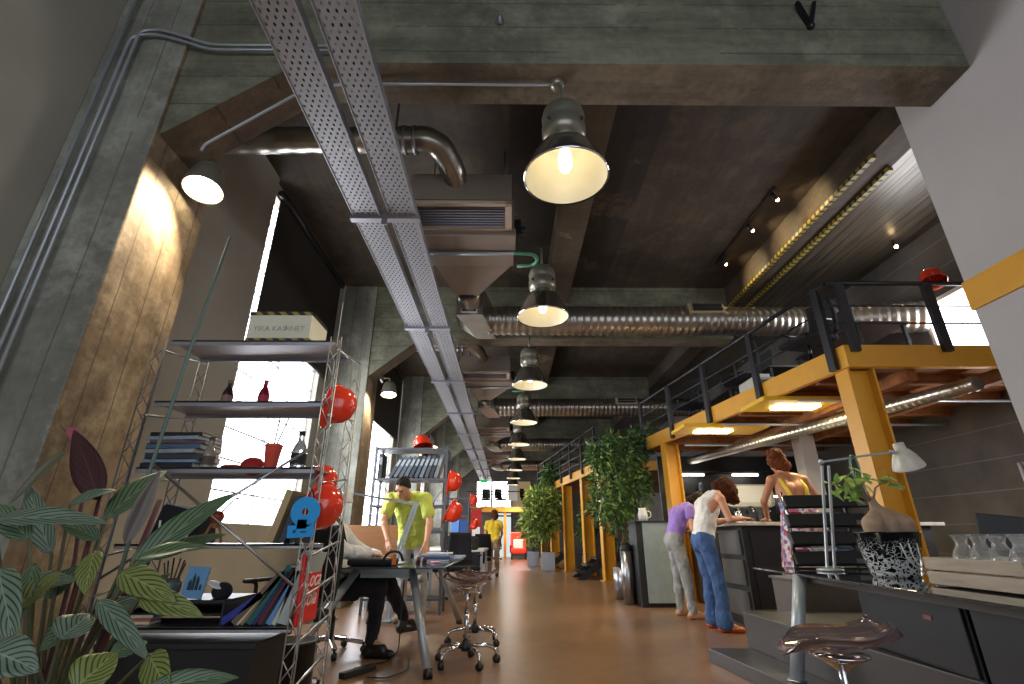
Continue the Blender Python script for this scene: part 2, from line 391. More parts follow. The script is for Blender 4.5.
def hpost(name, x, y, z, par, rz=.14, w=.26):
    mb = MB()
    for dx in (-1, 1): mb.box((x+dx*(w/2-.012)*math.cos(rz), y+dx*(w/2-.012)*math.sin(rz), z/2), (.024, .2, z), rz)
    mb.box((x, y, z/2), (w-.04, .03, z), rz)
    mb.box((x, y, .012), (w+.1, .3, .024), rz)
    return mb.build(name, m_yellow, par)
hpost('post', 3.6, 4.78, 2.58, mz, 0, .28); hpost('post', 2.97, 9.0, 2.58, mz)
hpost('post', 5.7, 4.78, 2.58, mz, 0, .28)
# guard rail of the mezzanine
rl = thing('guard_rail', 'black steel guard rail along the near mezzanine edge', 'railing', (3.2, 6, 2.5), 'black mezzanine railings')
RZ = 3.52
for i in range(5):
    p = edge(.03+.24*i)-Vector((.03,0,0)); MB().box((p.x, p.y, 3.06), (.05, .09, .95), .14).build('rail_post', m_black, rl)
for x in (3.55, 4.5, 5.5): MB().box((x, NE.y-.02, 3.14), (.09, .05, .8)).build('rail_post', m_black, rl)
a, b = edge(0.)-Vector((.03,0,0)), edge(1.)-Vector((.03,0,0))
for z, r_ in ((RZ, .025), (3.25, .01), (3.05, .01)):
    MB().tube([a+Vector((0,0,z)), b+Vector((0,0,z))], r_).tube([(a.x, NE.y-.03, z), (RX, NE.y-.03, z)], r_).build('rail' if r_ > .02 else 'wire', m_black, rl)
# far mezzanine
NE2, FE2 = Vector((2.33, 12.75, 0)), Vector((1.25, 20.6, 0))
mz2 = thing('mezzanine', 'far yellow steel mezzanine beyond the ficus tree', 'mezzanine', (3.5, 16, 0), 'yellow mezzanine platforms'); mz2['kind'] = 'structure'
mb = slanted(MB(), 0, .08, 2.58, 2.82, NE2, FE2); mb.bx(NE2.x+.02, RX, NE2.y, NE2.y+.08, 2.58, 2.82); mb.build('fascia', m_yellow, mz2, bevel=.006)
MB().prism([NE2+Vector((.08,.08,2.68)), FE2+Vector((.08,0,2.68)), Vector((RX, FE2.y, 2.68)), Vector((RX, NE2.y+.08, 2.68))], (0,0,.11)).build('deck', m_wood_under, mz2)
for i in range(5):
    p = NE2.lerp(FE2, [.015, .22, .5, .75, .97][i]); hpost('post', p.x+.16, p.y+.15, 2.58, mz2, .14, .3)
rl2 = thing('guard_rail', 'black steel guard rail along the far mezzanine edge', 'railing', (1.8, 16, 2.5), 'black mezzanine railings')
for i in range(7):
    p = NE2.lerp(FE2, .02+.16*i)-Vector((.04,0,0)); MB().box((p.x, p.y, 3.2), (.05, .08, 1.1), .14).build('rail_post', m_black, rl2)
for z in (3.72, 3.45, 3.2, 2.98):
    MB().tube([NE2-Vector((.04,0,-z)), FE2-Vector((.04,0,-z))], .022, 6).build('rail', m_black, rl2)
# gallery across the far end
g = thing('gallery', 'yellow edged gallery across the far end of the hall', 'mezzanine', (0, 27.5, 2.5)); g['kind'] = 'structure'
MB().bx(-2.9, 2.6, 26.6, YE, 2.28, 2.42).build('deck', m_wood_under, g)
MB().bx(-2.9, 2.6, 26.5, 26.6, 2.22, 2.46).build('fascia', m_yellow, g)
for x in (-.15, 1.9): MB().bx(x-.07, x+.07, 26.7, 26.84, 0, 2.28).build('post', m_yellow, g)
MB().bx(-2.2, 2.6, 26.5, 26.53, 3.2, 3.25).build('rail', m_black, g)
# ================================================================ CEILING SERVICES
def path(pts, n=8, rad=.1):
    """polyline with rounded corners"""
    pts = [Vector(p) for p in pts]; out = [pts[0]]
    for a, b, c in zip(pts, pts[1:], pts[2:]):
        r = min(rad, (a-b).length*.49, (c-b).length*.49); p = b+(a-b).normalized()*r; q = b+(c-b).normalized()*r
        for i in range(n+1):
            s = i/n; out.append(p*(1-s)**2+b*2*s*(1-s)+q*s*s)
    out.append(pts[-1]); return out
def resample(pts, step):
    cum = [0]
    for a, b in zip(pts, pts[1:]): cum.append(cum[-1]+(b-a).length)
    n = max(2, int(cum[-1]/step)); out = []; j = 0
    for i in range(n+1):
        s = cum[-1]*i/n
        while j < len(cum)-2 and cum[j+1] < s: j += 1
        out.append(pts[j].lerp(pts[j+1], (s-cum[j])/max(1e-9, cum[j+1]-cum[j])))
    return out
def ribbed(pts, r, step=.05, rib=.012, seg=18):
    p = resample(pts, step/4); return MB().tube(p, [r+(rib if i % 4 > 1 else 0) for i in range(len(p))], seg)
# cable trays: two perforated channels running the whole hall
for j, (tx, lab) in enumerate([(-1.345, 'left of the two perforated steel cable trays under the beams'), (-1.0, 'right of the two perforated steel cable trays under the beams')]):
    tr = thing('cable_tray', lab, 'cable tray', (tx, 12, 3.8), 'overhead perforated cable trays')
    mb = MB(); mb._f([mb.b.verts.new(Vector(p)) for p in ((tx-.125,-1,3.8),(tx+.125,-1,3.8),(tx+.125,27,3.8),(tx-.125,27,3.8))])
    mb.build('perforated_sheet', m_tray, tr)
    MB().bx(tx-.128, tx-.122, -1, 27, 3.79, 3.87).bx(tx+.122, tx+.128, -1, 27, 3.79, 3.87).build('side_flange', m_traylip, tr)
    mb = MB()
    for q in range(3): mb.tube([(tx-.06+.05*q, -1, 3.83), (tx-.06+.05*q+.02, 27, 3.83)], .018, 6)
    mb.build('cable', m_black, tr)
hang = None
for i in range(9):
    y = 3.86+2.6*i
    if i == 0:
        hang = thing('tray_hanger', 'steel trapeze hanger carrying both cable trays', 'bracket', (-1.172, y, 3.78), 'hangers along the cable trays')
        MB().bx(-1.5, -.84, y-.03, y+.03, 3.765, 3.788).bx(-1.5, -.84, y-.035, y-.03, 3.765, 3.81).build('cross_bar', m_shelf, hang)
        MB().tube([(-1.172, y, 3.78), (-1.172, y, SZ)], .012, 8).build('threaded_rod', m_shelf, hang)
        MB().prism([(-1.2, y-.04, 3.7), (-1.145, y-.04, 3.7), (-1.155, y-.04, 3.95), (-1.19, y-.04, 3.95)], (0, .02, 0)).build('clamp', m_shelf, hang)
    else: dup(hang, (-1.172, y, 3.78))
# high-bay lamps
def make_lamp():
    L = thing('pendant_lamp', 'x', 'lamp', (0,0,0), 'row of high bay pendant lamps')
    MB().lathe([(.3,0), (.306,.006), (.304,.02), (.285,.06), (.255,.14), (.215,.22), (.17,.29), (.13,.335), (.118,.35)], seg=36).build('reflector_shell', m_lamp_chrome, L)
    MB().lathe([(.297,.004), (.28,.06), (.25,.14), (.21,.22), (.165,.285), (.125,.32), (.0,.325)], seg=36).build('reflector_inside', m_refl, L)
    MB().lathe([(.302,-.004), (.31,0), (.31,.014), (.302,.018)], seg=36).build('rim_ring', m_chrome, L)
    MB().lathe([(.0,.06), (.035,.07), (.05,.11), (.05,.2), (.035,.26), (.025,.32)], seg=16).build('bulb', m_bulb, L)
    MB().lathe([(.118,.345), (.15,.36), (.165,.4), (.165,.47), (.155,.5), (.16,.52), (.165,.56), (.15,.62), (.11,.67), (.05,.69), (.0,.69)], seg=28).build('gear_housing', m_lampshell, L)
    for a in range(4):
        q = PI/4+a*PI/2; MB().ball((.17*math.cos(q), .17*math.sin(q), .45), .016, u=8, v=6).build('bolt', m_black, L)
    MB().tube([(0,0,.68), (0,0,.96)], .014, 8).build('hanging_rod', m_lampshell, L)
    return L
lampspec = [(566,177,2.82), (543,315,5.22), (530,390,8.0), (524,424,10.9), (519,447,13.7), (517,459,16.4), (515,469,19.2), (513.5,476,22), (512.5,482,24.8)]
lamp_labels = ['large glowing pendant lamp hanging under the nearest beam', 'second glowing pendant lamp, in front of the silver duct', 'third pendant lamp along the hall, polished bell',
  'fourth pendant lamp along the hall', 'fifth pendant lamp along the hall', 'sixth pendant lamp along the hall', 'seventh pendant lamp along the hall', 'eighth pendant lamp along the hall', 'farthest pendant lamp along the hall']
L0 = make_lamp()
for i, (u, v, Y) in enumerate(lampspec):
    p = at(u, v, Y=Y); p.z = 3.39
    r_ = R(0)
    if i == 0: o = L0; o.location = p; o['label'] = lamp_labels[0]
    else: o = dup(L0, p, label=lamp_labels[i])
    light('lamp_glow', 'POINT', (p.x, p.y, p.z+.05), [.25, .2, .2, .6, .6, .6, .6, .6, .6][i], (1,.9,.72), .05)
    light('lamp_beam', 'SPOT', (p.x, p.y, p.z-.02), [60, 60, 60, 50, 50, 50, 50, 50, 50][i], (1,.86,.62), .2, spot_size=R(140), spot_blend=.5)
# round box and conduit on the underside of the first beam
cb = thing('ceiling_conduit', 'thin steel conduit with round box along the underside of the nearest beam', 'pipe', (0, 2.83, 4.3))
MB().tube(path([(-2.31,2.86,3.66), (-2.3,2.86,3.72), (-1.6,2.84,4.29), (-1.3,2.83,4.325), (at(557,84,Z=4.33).x,2.83,4.325)], 5, .1), .011, 8).build('conduit', m_alu, cb)
MB().lathe([(0,-.03), (.05,-.03), (.055,0), (.055,.02)], (at(557,84,Z=4.33).x, 2.83, 4.33), 18).build('junction_box', m_lampshell, cb)
# conduits up the left column and across the beam
tp = at(130, 28, Y=2.56)
for j in range(3):
    o_ = -.05*j
    pts = path([(tp.x+o_+.06, 2.585, 0), (tp.x+o_+.06, 2.585, tp.z+o_), (-2.72, 2.6, tp.z+o_+.04), (-2.5, 2.6, tp.z+o_-.03), (-2.3, 2.62, tp.z-.1+o_), (-1.3, 2.62, tp.z-.1+o_)] if j < 2 else [(tp.x+o_+.03, 2.585, 0), (tp.x+o_+.03, 2.585, 5.3)], 6, .1)
    single('wall_conduit', MB().tube(pts, .012, 8), m_alu, ['inner steel conduit rising beside the near column and turning along the beam', 'middle steel conduit rising beside the near column and turning along the beam', 'outer steel conduit rising straight beside the near column'][j], 'pipe', 'conduits beside the near column')
# bell wall lamps at the columns
def make_wl():
    W = thing('column_lamp', 'x', 'lamp', (0,0,0), 'bell lamps on the left columns')
    MB().lathe([(.105,0), (.108,.01), (.1,.06), (.085,.13), (.07,.17), (.05,.19), (0,.195)], seg=24).build('shade', m_lampshell, W)
    MB().lathe([(.1,.004), (.092,.06), (.078,.13), (0,.17)], seg=24).build('shade_inside', m_refl, W)
    MB().lathe([(0,.012), (.085,.014), (.085,.02)], seg=20).build('lens', M('lit_lamp_lens', 'fff4dc', .5, emit='fff0cf', es=14), W)
    MB().tube([(0,0,.19), (0,0,.25), (-.1,0,.27)], .013, 8).bx(-.125, -.1, -.05, .05, .22, .32).build('arm', m_lampshell, W)
    return W
wl = make_wl(); WD = Vector((-.22, -.5, -.84)); wl.location = (-2.31, 2.99, 3.4); wl.scale = (1.35,)*3; wl['label'] = 'lit bell lamp on the near column under the haunch'; wl.rotation_euler = (R(-10), R(-4), 0)
dup(wl, (-2.16, B0+BAY+.34, 3.36), label='lit bell lamp on the second left column'); dup(wl, (-2.16, B0+2*BAY+.34, 3.36), label='lit bell lamp on the third left column')
for k, e in ((0, 50), (1, 30), (2, 26)):
    light('column_lamp_beam', 'SPOT', (-2.24, B0+BAY*k+.33, 3.31), e*1.5, (1,.84,.6), .06, WD.to_track_quat('-Z', 'Y').to_euler(), spot_size=R(118), spot_blend=.25)
# air handling units with plenum, elbow and spiral duct, one per bay
def make_ac():
    A = thing('air_unit', 'x', 'air conditioner', (0,0,0), 'ceiling air units')
    MB().bx(-1.05, .06, 4.62, 5.45, 4.22, 4.62).build('casing', m_ac, A, bevel=.01)
    MB().bx(-1.0, .08, 4.62, 4.98, 4.12, 4.22).build('drip_pan', m_ac, A, bevel=.008)
    mb = MB()
    for (a, b, c, d) in ((-1.02,.03,4.12,4.17), (-1.02,.03,4.57,4.62), (-1.02,-.97,4.12,4.62), (-.04,.03,4.12,4.62)): mb.bx(a, b, c, d, 4.17, 4.21)
    mb.build('intake_frame', M('pale_tan_frame', 'b3a08d', .5), A)
    mb = MB()
    for i in range(9): mb.box((-.5, 4.2+i*.046, 4.21), (.95, .028, .006), rot=Euler((.5,0,0)))
    mb.build('intake_grille', m_shelf, A)
    MB().bx(-1.02, .03, 4.12, 4.62, 4.22, 4.55).build('intake_box', m_ac, A)
    a = [(-.95,5.45,4.24), (.04,5.45,4.24), (.04,5.45,4.6), (-.95,5.45,4.6)]; b = [(-.73,6.05,4.1), (-.43,6.05,4.1), (-.43,6.05,4.42), (-.73,6.05,4.42)]
    mb = MB(); va = [mb.b.verts.new(p) for p in a]; vb = [mb.b.verts.new(p) for p in b]
    for i in range(4): mb._f([va[i], va[(i+1)%4], vb[(i+1)%4], vb[i]])
    mb._f(va); mb._f(vb); mb.build('plenum', m_ac, A)
    MB().tube([(-.58,6.03,4.26), (-.58,6.12,4.26)], .19, 20).build('collar', m_black, A)
    mb = MB().tube([(-.58,6.12,4.25), (-.58,6.6,4.2)], .17, 20)
    mb.prism([(-.77,6.45,4.0), (-.38,6.45,4.0), (-.2,7.24,3.94), (-.5,7.24,3.94), (-.77,6.9,4.0)], (0,0,.45)); mb.build('elbow', m_duct, A)
    g_ = MB().bx(-.7, -.46, 6.435, 6.45, 4.03, 4.3).build('elbow_grille', m_white, A)
    MB().bx(-.68, -.59, 6.425, 6.436, 4.05, 4.28).bx(-.57, -.48, 6.425, 6.436, 4.05, 4.28).build('grille_slots', m_black, g_)
    MB().lathe([(.0,0), (.05,0), (.05,.1), (0,.1)], (.1, 4.78, 4.3), 14, rot=Euler((0,PI/2,0))).bx(.06, .14, 4.7, 4.86, 4.2, 4.4).build('motor', m_black, A)
    o = MB().tube(path([(-1.1,4.95,4.09), (.12,4.95,4.1), (.3,4.97,4.1), (.36,5.1,4.1), (.3,5.22,4.1), (.1,5.24,4.1)], 6, .1), .022, 10).build('green_hose', [m_alu, M('green_hose_rubber', '4d8a68', .5)], A)
    for p in o.data.polygons: p.material_index = 1 if p.center.x > .05 else 0
    MB().tube([(-.9,4.7,4.6), (-.9,4.7,SZ)], .012, 6).tube([(-.05,4.7,4.6), (-.05,4.7,SZ)], .012, 6).tube([(-.9,5.35,4.6), (-.9,5.35,SZ)], .012, 6).tube([(-.05,5.35,4.6), (-.05,5.35,SZ)], .012, 6).build('hanger_rods', m_shelf, A)
    return A
A0 = make_ac(); A0['label'] = 'tan ceiling air unit with wide grille and green hose, nearest one'
ACL = ['tan ceiling air unit in the second bay', 'tan ceiling air unit in the third bay', 'tan ceiling air unit in the fourth bay']
D0 = thing('spiral_duct', 'long silver spiral duct crossing the hall from the nearest air unit', 'duct', (0,7.05,4), 'spiral ducts across the hall')
ribbed(path([(-.36,7.05,4.18), (4.9,7.05,4.18), (RX-.05,6.45,4.0)], 10, .5), .225, .11, .012, 22).build('duct_tube', m_duct, D0)
x_ = 3.1
v_ = MB().prism([(x_-.28,6.8,4.22), (x_+.28,6.8,4.22), (x_+.28,6.86,4.4), (x_-.28,6.86,4.4)], (0,.06,0)).build('air_outlet', M('pale_vent_metal', 'b9a985', .5), D0)
MB().bx(x_-.23, x_+.23, 6.785, 6.8, 4.25, 4.3).bx(x_-.23, x_+.23, 6.8, 6.815, 4.32, 4.37).build('outlet_slots', m_black, v_)
for k in range(1, 4):
    dup(A0, (0, BAY*k, 0), label=ACL[k-1])
    d = dup(D0, (0, 7.05+BAY*k, 4), label=['silver spiral duct crossing the hall in the second bay', 'silver spiral duct crossing the hall in the third bay', 'silver spiral duct crossing the hall in the fourth bay'][k-1])
# bent round duct from the left wall to the air unit
E0 = thing('bent_duct', 'round silver duct bending from the left wall to the nearest air unit', 'duct', (-1.5,3.75,4.6), 'bent supply ducts')
ribbed(path([(LX+.1,3.75,4.62), (-.72,3.75,4.66), (-.56,4.12,4.52), (-.55,4.35,4.4)], 8, .16), .125, .2, .006, 20).build('duct_tube', m_duct, E0)
MB().tube([(-1.05,3.75,4.65), (-1.02,3.75,4.65)], .14, 20).tube([(-.95,3.75,4.65), (-.92,3.75,4.65)], .14, 20).build('clamp_ring', m_shelf, E0)
for k in (1, 2): dup(E0, (-1.5, 3.75+BAY*k, 4.6), label=['round silver duct from the left wall in the second bay', 'round silver duct from the left wall in the third bay'][k-1])
# track with three spots on the slab, plus one spot on the planked ceiling
tk = thing('track_light', 'thin ceiling track with three small lit spots', 'spotlight', (3.6, 6.3, 5.38))
MB().bx(3.59, 3.61, 5.3, 7.3, 5.375, 5.4).build('track', m_black, tk)
m_spot = M('spot_glow', 'ffe9c0', .5, emit='ffdca0', es=30)
for y in (5.4, 6.12, 7.09):
    h = MB().tube([(3.6, y, 5.38), (3.6, y, 5.33)], .008, 6).tube([(3.58, y-.02, 5.34), (3.66, y+.0, 5.26)], .03, 12).build('spot_head', m_black, tk)
    MB().ball((3.665, y, 5.255), .024, u=10, v=6).build('spot_bulb', m_spot, h)
    light('track_spot', 'SPOT', (3.68, y, 5.23), 22, (1,.8,.45), .03, (0, R(-78), 0), spot_size=R(100), spot_blend=.6)
sp = thing('ceiling_spot', 'single small lit spot under the planked ceiling', 'spotlight', (5.9, 6.3, 5.1))
MB().tube([(5.9,6.3,5.2), (5.9,6.3,5.12)], .008, 6).tube([(5.9,6.3,5.13), (5.87,6.24,5.07)], .03, 12).build('spot_head', m_black, sp)
MB().ball((5.865,6.235,5.06), .026, u=10, v=6).build('spot_bulb', m_spot, sp)
# under the near mezzanine: two lit yellow light boxes, conduits and a perforated duct
def luminaire(x, y, lab):
    l_ = thing('light_box', lab, 'lamp', (x, y, 2.5), 'yellow light boxes under the mezzanine')
    MB().box((x, y, 2.55), (1.3, .62, .05)).build('yellow_panel', m_yellow2, l_, bevel=.005)
    MB().box((x-.1, y, 2.515), (.55, .2, .03)).build('lit_diffuser', M('diffuser_glow', 'fff6dc', .5, emit='fff0c8', es=14), l_, bevel=.008)
    light('mezzanine_glow', 'AREA', (x, y, 2.46), 18, (1,.86,.5), .4)
luminaire(3.75, 6.02, 'lit yellow light box under the mezzanine, nearer to the corner post'); luminaire(3.3, 7.55, 'lit yellow light box under the mezzanine, nearer to the inner post')
for i, (y, lab) in enumerate([(5.45, 'steel conduit under the mezzanine nearest the corner post'), (6.75, 'steel conduit under the mezzanine between the light boxes'), (8.4, 'steel conduit under the mezzanine near the inner post')]):
    single('steel_conduit', MB().tube([(3.0+.02*i+(.35 if i == 0 else 0), y, 2.45), (RX, y, 2.45)], .016, 8), m_alu, lab, 'pipe', 'conduits under the mezzanine')
pd = thing('perforated_duct', 'silver perforated duct under the mezzanine towards the dark wall', 'duct', (4.5, 6, 2.3))
ribbed([at(978,383,Z=2.36), at(690,461,Z=2.36)], .07, .08, .005, 16).build('duct_tube', m_duct, pd)
# concrete pillar under mezzanine, exit sign
single('concrete_pillar', MB().bx(4.8, 5.05, 8.0, 8.25, 0, 2.56), m_plaster_white, 'pale square pillar under the mezzanine behind the bar counter', 'pillar', bevel=.01)
p = at(484, 481, Y=22)
ex = thing('exit_sign', 'small green lit exit sign hanging at the far end of the trays', 'sign', p)
MB().box(p, (.3, .05, .13)).build('sign_box', M('green_sign_glow', '1fae54', .5, emit='25c060', es=.5), ex, bevel=.005)
MB().tube([(p.x-.15,p.y,p.z+.1), (p.x-.15,p.y,SZ)], .01, 6).tube([(p.x+.15,p.y,p.z+.1), (p.x+.15,p.y,SZ)], .01, 6).build('suspension', m_black, ex)
# small fixings on the near face of the first beam
q = at(811, 26, Y=2.64); bk_ = thing('beam_bracket', 'black V shaped bracket on the upper face of the nearest beam', 'bracket', q)
MB().bar(q, q+Vector((-.07,-.02,.25)), .03).bar(q, q+Vector((.07,-.02,.25)), .03).build('bracket_arms', m_black, bk_); MB().ball(q, .03, u=10, v=8).build('bolt', m_black, bk_)
q = at(500, 24, Y=2.665); single('anchor_bolt', MB().lathe([(0,0), (.03,0), (.03,.03), (.015,.035), (.015,.07), (0,.07)], q, 10, rot=Euler((PI/2,0,0))), m_shelf, 'small rusty anchor bolt on the nearest beam above the ceiling box', 'bolt')
# ================================================================ NEAR SHELF AND WHAT STANDS ON IT
def lattice(mb, x, y, z0, z1, w=.058, step=.08, r=.0034):
    P = [(x-w/2, y-w*.3), (x+w/2, y-w*.3), (x, y+w*.55)]
    for px, py in P: mb.tube([(px,py,z0), (px,py,z1)], r, 6)
    n = int((z1-z0)/step)
    for i in range(n):
        a, b = P[i % 3], P[(i+1) % 3]; c = P[(i+2) % 3]
        mb.tube([(*a, z0+i*step), (*b, z0+(i+1)*step)], r*.8, 5); mb.tube([(*b, z0+i*step), (*c, z0+(i+1)*step)], r*.8, 5)
    return mb
SX0, SX1, SY0, SY1 = -1.80, -.97, 2.5, 2.78
m_lattice = M('pale_steel_wire', 'b9bab6', .35, .6)
sh = thing('shelf_unit', 'tall open steel shelf with lattice uprights near the left column', 'shelf', (-1.4, 2.7, 0))
SHZ = (1.985, 1.64, 1.30, .945, .60)
for i, z in enumerate(SHZ):
    th = .03 if i < 3 else .022
    MB().bx(SX0-.06, SX1+.0, SY0, SY1, z-.012, z).bx(SX0-.06, SX1, SY0, SY0+.012, z-th, z).bx(SX0-.06, SX1, SY1-.012, SY1, z-th, z).build('shelf_board', m_shelf if i < 3 else m_steel, sh, bevel=.002)
for x, y in ((SX1+.03, SY0-.02), (SX1+.03, SY1+.1), (SX0-.09, SY0-.02), (SX0-.09, SY1+.1)): lattice(MB(), x, y, 0, 1.99).build('lattice_upright', m_lattice if x > -1.5 else m_shelf_dark, sh)
for z in (1.98, 1.62, 1.28, .95, .78, .6, .42, .25):
    MB().tube([(SX1+.04, SY0-.02, z-.06), (SX1+.04, SY1+.1, z)], .006, 6).build('side_rung', m_steel, sh)
    MB().tube([(SX0-.09, SY0-.02, z-.06), (SX0-.09, SY1+.1, z)], .006, 6).build('side_rung', m_steel, sh)
MB().tube([(SX0+.05, SY0-.05, 1.31), (SX1, SY0-.05, .77)], .007, 8).build('cross_brace', m_steel, sh)
MB().tube([(SX0-.05, SY0-.04, .80), (SX1, SY0-.04, 1.40)], .007, 8).build('cross_brace', m_steel, sh)
# taped box with grey lettering
BX = thing('storage_box', 'white box edged with hazard tape on top of the tall shelf', 'box', (-1.2, 2.7, 1.986))
x0, x1, y0, y1, z0, h = -1.475, -1.12, 2.53, 2.77, 1.987, .185
MB().bx(x0, x1, y0, y1, z0, z0+h).build('carton', M('cream_carton', 'cfcab4', .8, var=.05), BX, bevel=.004)
mb = MB()
for z in (z0+.001, z0+h-.021): mb.bx(x0-.0015, x1+.0015, y0-.0015, y0+.02, z, z+.022).bx(x1-.02, x1+.0015, y0, y1, z, z+.022)
mb.build('hazard_tape', m_hazard_tape, BX)
def text_part(body, size, loc, rot, mat, parent, name='lettering', ext=.0008):
    cu = bpy.data.curves.new(name, 'FONT'); cu.body = body; cu.size = size; cu.extrude = ext; cu.shear = .35 if body[0] == 'C' else 0; cu.align_x = 'CENTER'; cu.align_y = 'CENTER'
    o = bpy.data.objects.new(name, cu); C.objects.link(o)
    dg = bpy.context.evaluated_depsgraph_get(); me = bpy.data.meshes.new_from_object(o.evaluated_get(dg)); bpy.data.objects.remove(o)
    o = bpy.data.objects.new(name, me); me.materials.append(mat); C.objects.link(o); o.parent = parent
    off = Vector((0,0,0)); p = parent
    while p is not None: off += p.location; p = p.parent
    o.location = Vector(loc)-off; o.rotation_euler = rot; return o
text_part('YIKA KAФINET', .043, ((x0+x1)/2, y0-.002, z0+.08), (PI/2, 0, 0), M('grey_ink', 'a5a199', .7), BX)
# bottles, cup, etc.
def bottle(loc, col, cap, lab, s=1., tr=0, group=None):
    b = thing('bottle', lab, 'bottle', loc, group); x, y, z = loc
    m = M('bottle_glass', col, .12, var=.1, trans=tr)
    MB().lathe([(r*s, h*s) for r, h in ((0,0), (.03,0), (.032,.01), (.032,.075), (.024,.1), (.012,.125), (.012,.15))], loc, 14).build('body', m, b)
    MB().lathe([(r*s, h*s) for r, h in ((.014,.146), (.014,.165), (0,.166))], loc, 12).build('cap', M('bottle_cap', cap, .4), b)
    MB().lathe([(r*s, h*s) for r, h in ((.0328,.02), (.0328,.065))], loc, 14).build('paper_label', M('bottle_label', cap, .7), b)
    return b
bottle((-1.555, 2.62, 1.641), '2a1a1c', '7d5c56', 'small dark bottle, left one on the second shelf', .9)
bottle((-1.355, 2.62, 1.641), '7a1424', '9c2a3a', 'small red bottle, right one on the second shelf', .9)
bottle((-1.57, 2.6, 1.301), '8c8270', '4d4438', 'patterned beige bottle beside the stacked magazines', 1.)
bottle((-1.1, 2.6, 1.301), 'cfd8d6', '16201a', 'clear bottle with black cap at the right end of the third shelf', 1.2, .7)
cp = thing('paper_cup', 'coral pink cup with straws on the third shelf', 'cup', (-1.22, 2.56, 1.301))
MB().lathe([(0,0), (.03,0), (.042,.11), (.046,.112), (.046,.118), (.03,.124), (.0,.126)], (-1.22,2.56,1.301), 20).build('cup_body', M('coral_plastic', 'e8604f', .35), cp)
for dx in (.0, .012): MB().tube([(-1.22+dx,2.56,1.42), (-1.215+dx*4,2.56,1.56)], .004, 6).build('straw', m_shelf, cp)
m_red_dark = M('dark_red_cloth', '9c1712', .8)
rc = thing('baseball_hat', 'red crumpled cap lying on the third shelf beside the cup', 'hat', (-1.33, 2.58, 1.301))
MB().ball((-1.33,2.6,1.316), .062, (1,.8,.75), rot=Euler((0,.1,0))).build('crown', m_red_dark, rc)
MB().ball((-1.42,2.57,1.311), .06, (1,.6,.16)).build('visor', m_red_dark, rc)
# magazines stacked on the third shelf
cols = ['1c2026', '6f8ba0', '24282e', '8d9499', '41596e', '5b4048', '8a97a0', '151618']
def flat_book(name, x, y, z, w, d, h, rz, col, lab, cat, group):
    o = thing(name, lab, cat, (x, y, z), group)
    MB().bx(x-w/2, x+w/2, y-d/2, y+d/2, z, z+.002).bx(x-w/2, x+w/2, y-d/2, y+d/2, z+h-.002, z+h).bx(x-w/2, x+w/2, y-d/2, y-d/2+.003, z, z+h).build('cover', M('cover_'+col, col, .4, var=.2, scale=12), o)
    MB().bx(x-w/2+.003, x+w/2-.004, y-d/2+.003, y+d/2-.003, z+.002, z+h-.002).build('pages', m_white, o)
    o.rotation_euler = (0, 0, rz); return o
z = 1.301; ORD = ['lowest', 'second from the bottom', 'third from the bottom', 'fourth from the bottom', 'fifth from the bottom', 'third from the top', 'second from the top', 'topmost']
for i, c in enumerate(cols):
    h = [.027,.018,.03,.022,.027,.018,.02,.018][i]
    flat_book('magazine', -1.745+.006*(i % 3), 2.66, z, .28-.01*(i % 2), .21, h, .08*((i*7) % 3-1), c, 'magazine in the flat stack on the third shelf, '+ORD[i], 'magazine', 'magazines stacked on the third shelf'); z += h+.0006
# row of leaning books on the bottom shelf
m_pages = M('page_edges', 'd9d2c0', .8)
def lean_book(x, y, z, t_, h, d, lean, col, lab, group, name='book', spine_lab=None):
    o = thing(name, lab, 'book', (x, y, z), group); o.rotation_euler = (0, lean, 0)
    mc = M('cover_'+col, col, .45, var=.1)
    MB().bx(x-t_, x-t_+.003, y, y+d, z, z+h).bx(x-.003, x, y, y+d, z, z+h).bx(x-t_, x, y, y+.004, z, z+h).build('cover', mc, o)
    MB().bx(x-t_+.003, x-.003, y+.004, y+d-.004, z+.004, z+h-.004).build('pages', m_pages, o)
    if t_ > .04: MB().bx(x-t_+.002, x-.002, y-.0008, y, z+h*.72, z+h*.86).build('spine_label', m_pages, o)
    return o
bk = [('27308a', .03, .2, 60), ('6b5b4b', .026, .27, 44), ('d7c7a6', .01, .26, 41), ('8a7458', .014, .27, 39), ('0f5a5a', .028, .28, 35), ('262a5e', .016, .25, 33), ('561a2c', .022, .25, 31), ('1f2226', .014, .25, 28), ('5f8fc4', .024, .27, 25), ('cfc8b4', .018, .25, 21), ('a9b3ac', .05, .31, 15)]
bl = ['dark blue book lying almost flat at the left of the bottom shelf row', 'brown leaning book beside the flat blue one', 'thin cream leaning book on the bottom shelf', 'thin tan leaning book left of the teal one', 'teal leaning book on the bottom shelf', 'navy leaning book right of the teal one', 'maroon leaning book on the bottom shelf', 'thin black leaning book right of the maroon one', 'light blue leaning book on the bottom shelf', 'cream leaning book between the light blue and the grey ones', 'thick pale grey book, rightmost of the bottom shelf row']
x = -1.325
for (c, t_, h, ln), lb in zip(bk, bl):
    x += (t_+.001)/math.cos(R(ln))*(1.0 if ln < 50 else .5)
    lean_book(x, 2.53, .602, t_, h, .2, R(ln)*.93, c, lb, 'leaning books on the bottom shelf')
    if ln > 50: x += .02
# books and card on the fourth shelf
for i, (c, t_, h, lb) in enumerate([('b49a6d', .035, .25, 'thick tan book leaning on the fourth shelf'), ('2b3a4a', .028, .22, 'dark blue book leaning behind the blue tag'), ('1d2430', .03, .2, 'black book at the right end of the fourth shelf')]):
    lean_book(-1.13+.055*i, 2.53, .946, t_, h, .2, R(14), c, lb, 'books on the fourth shelf')
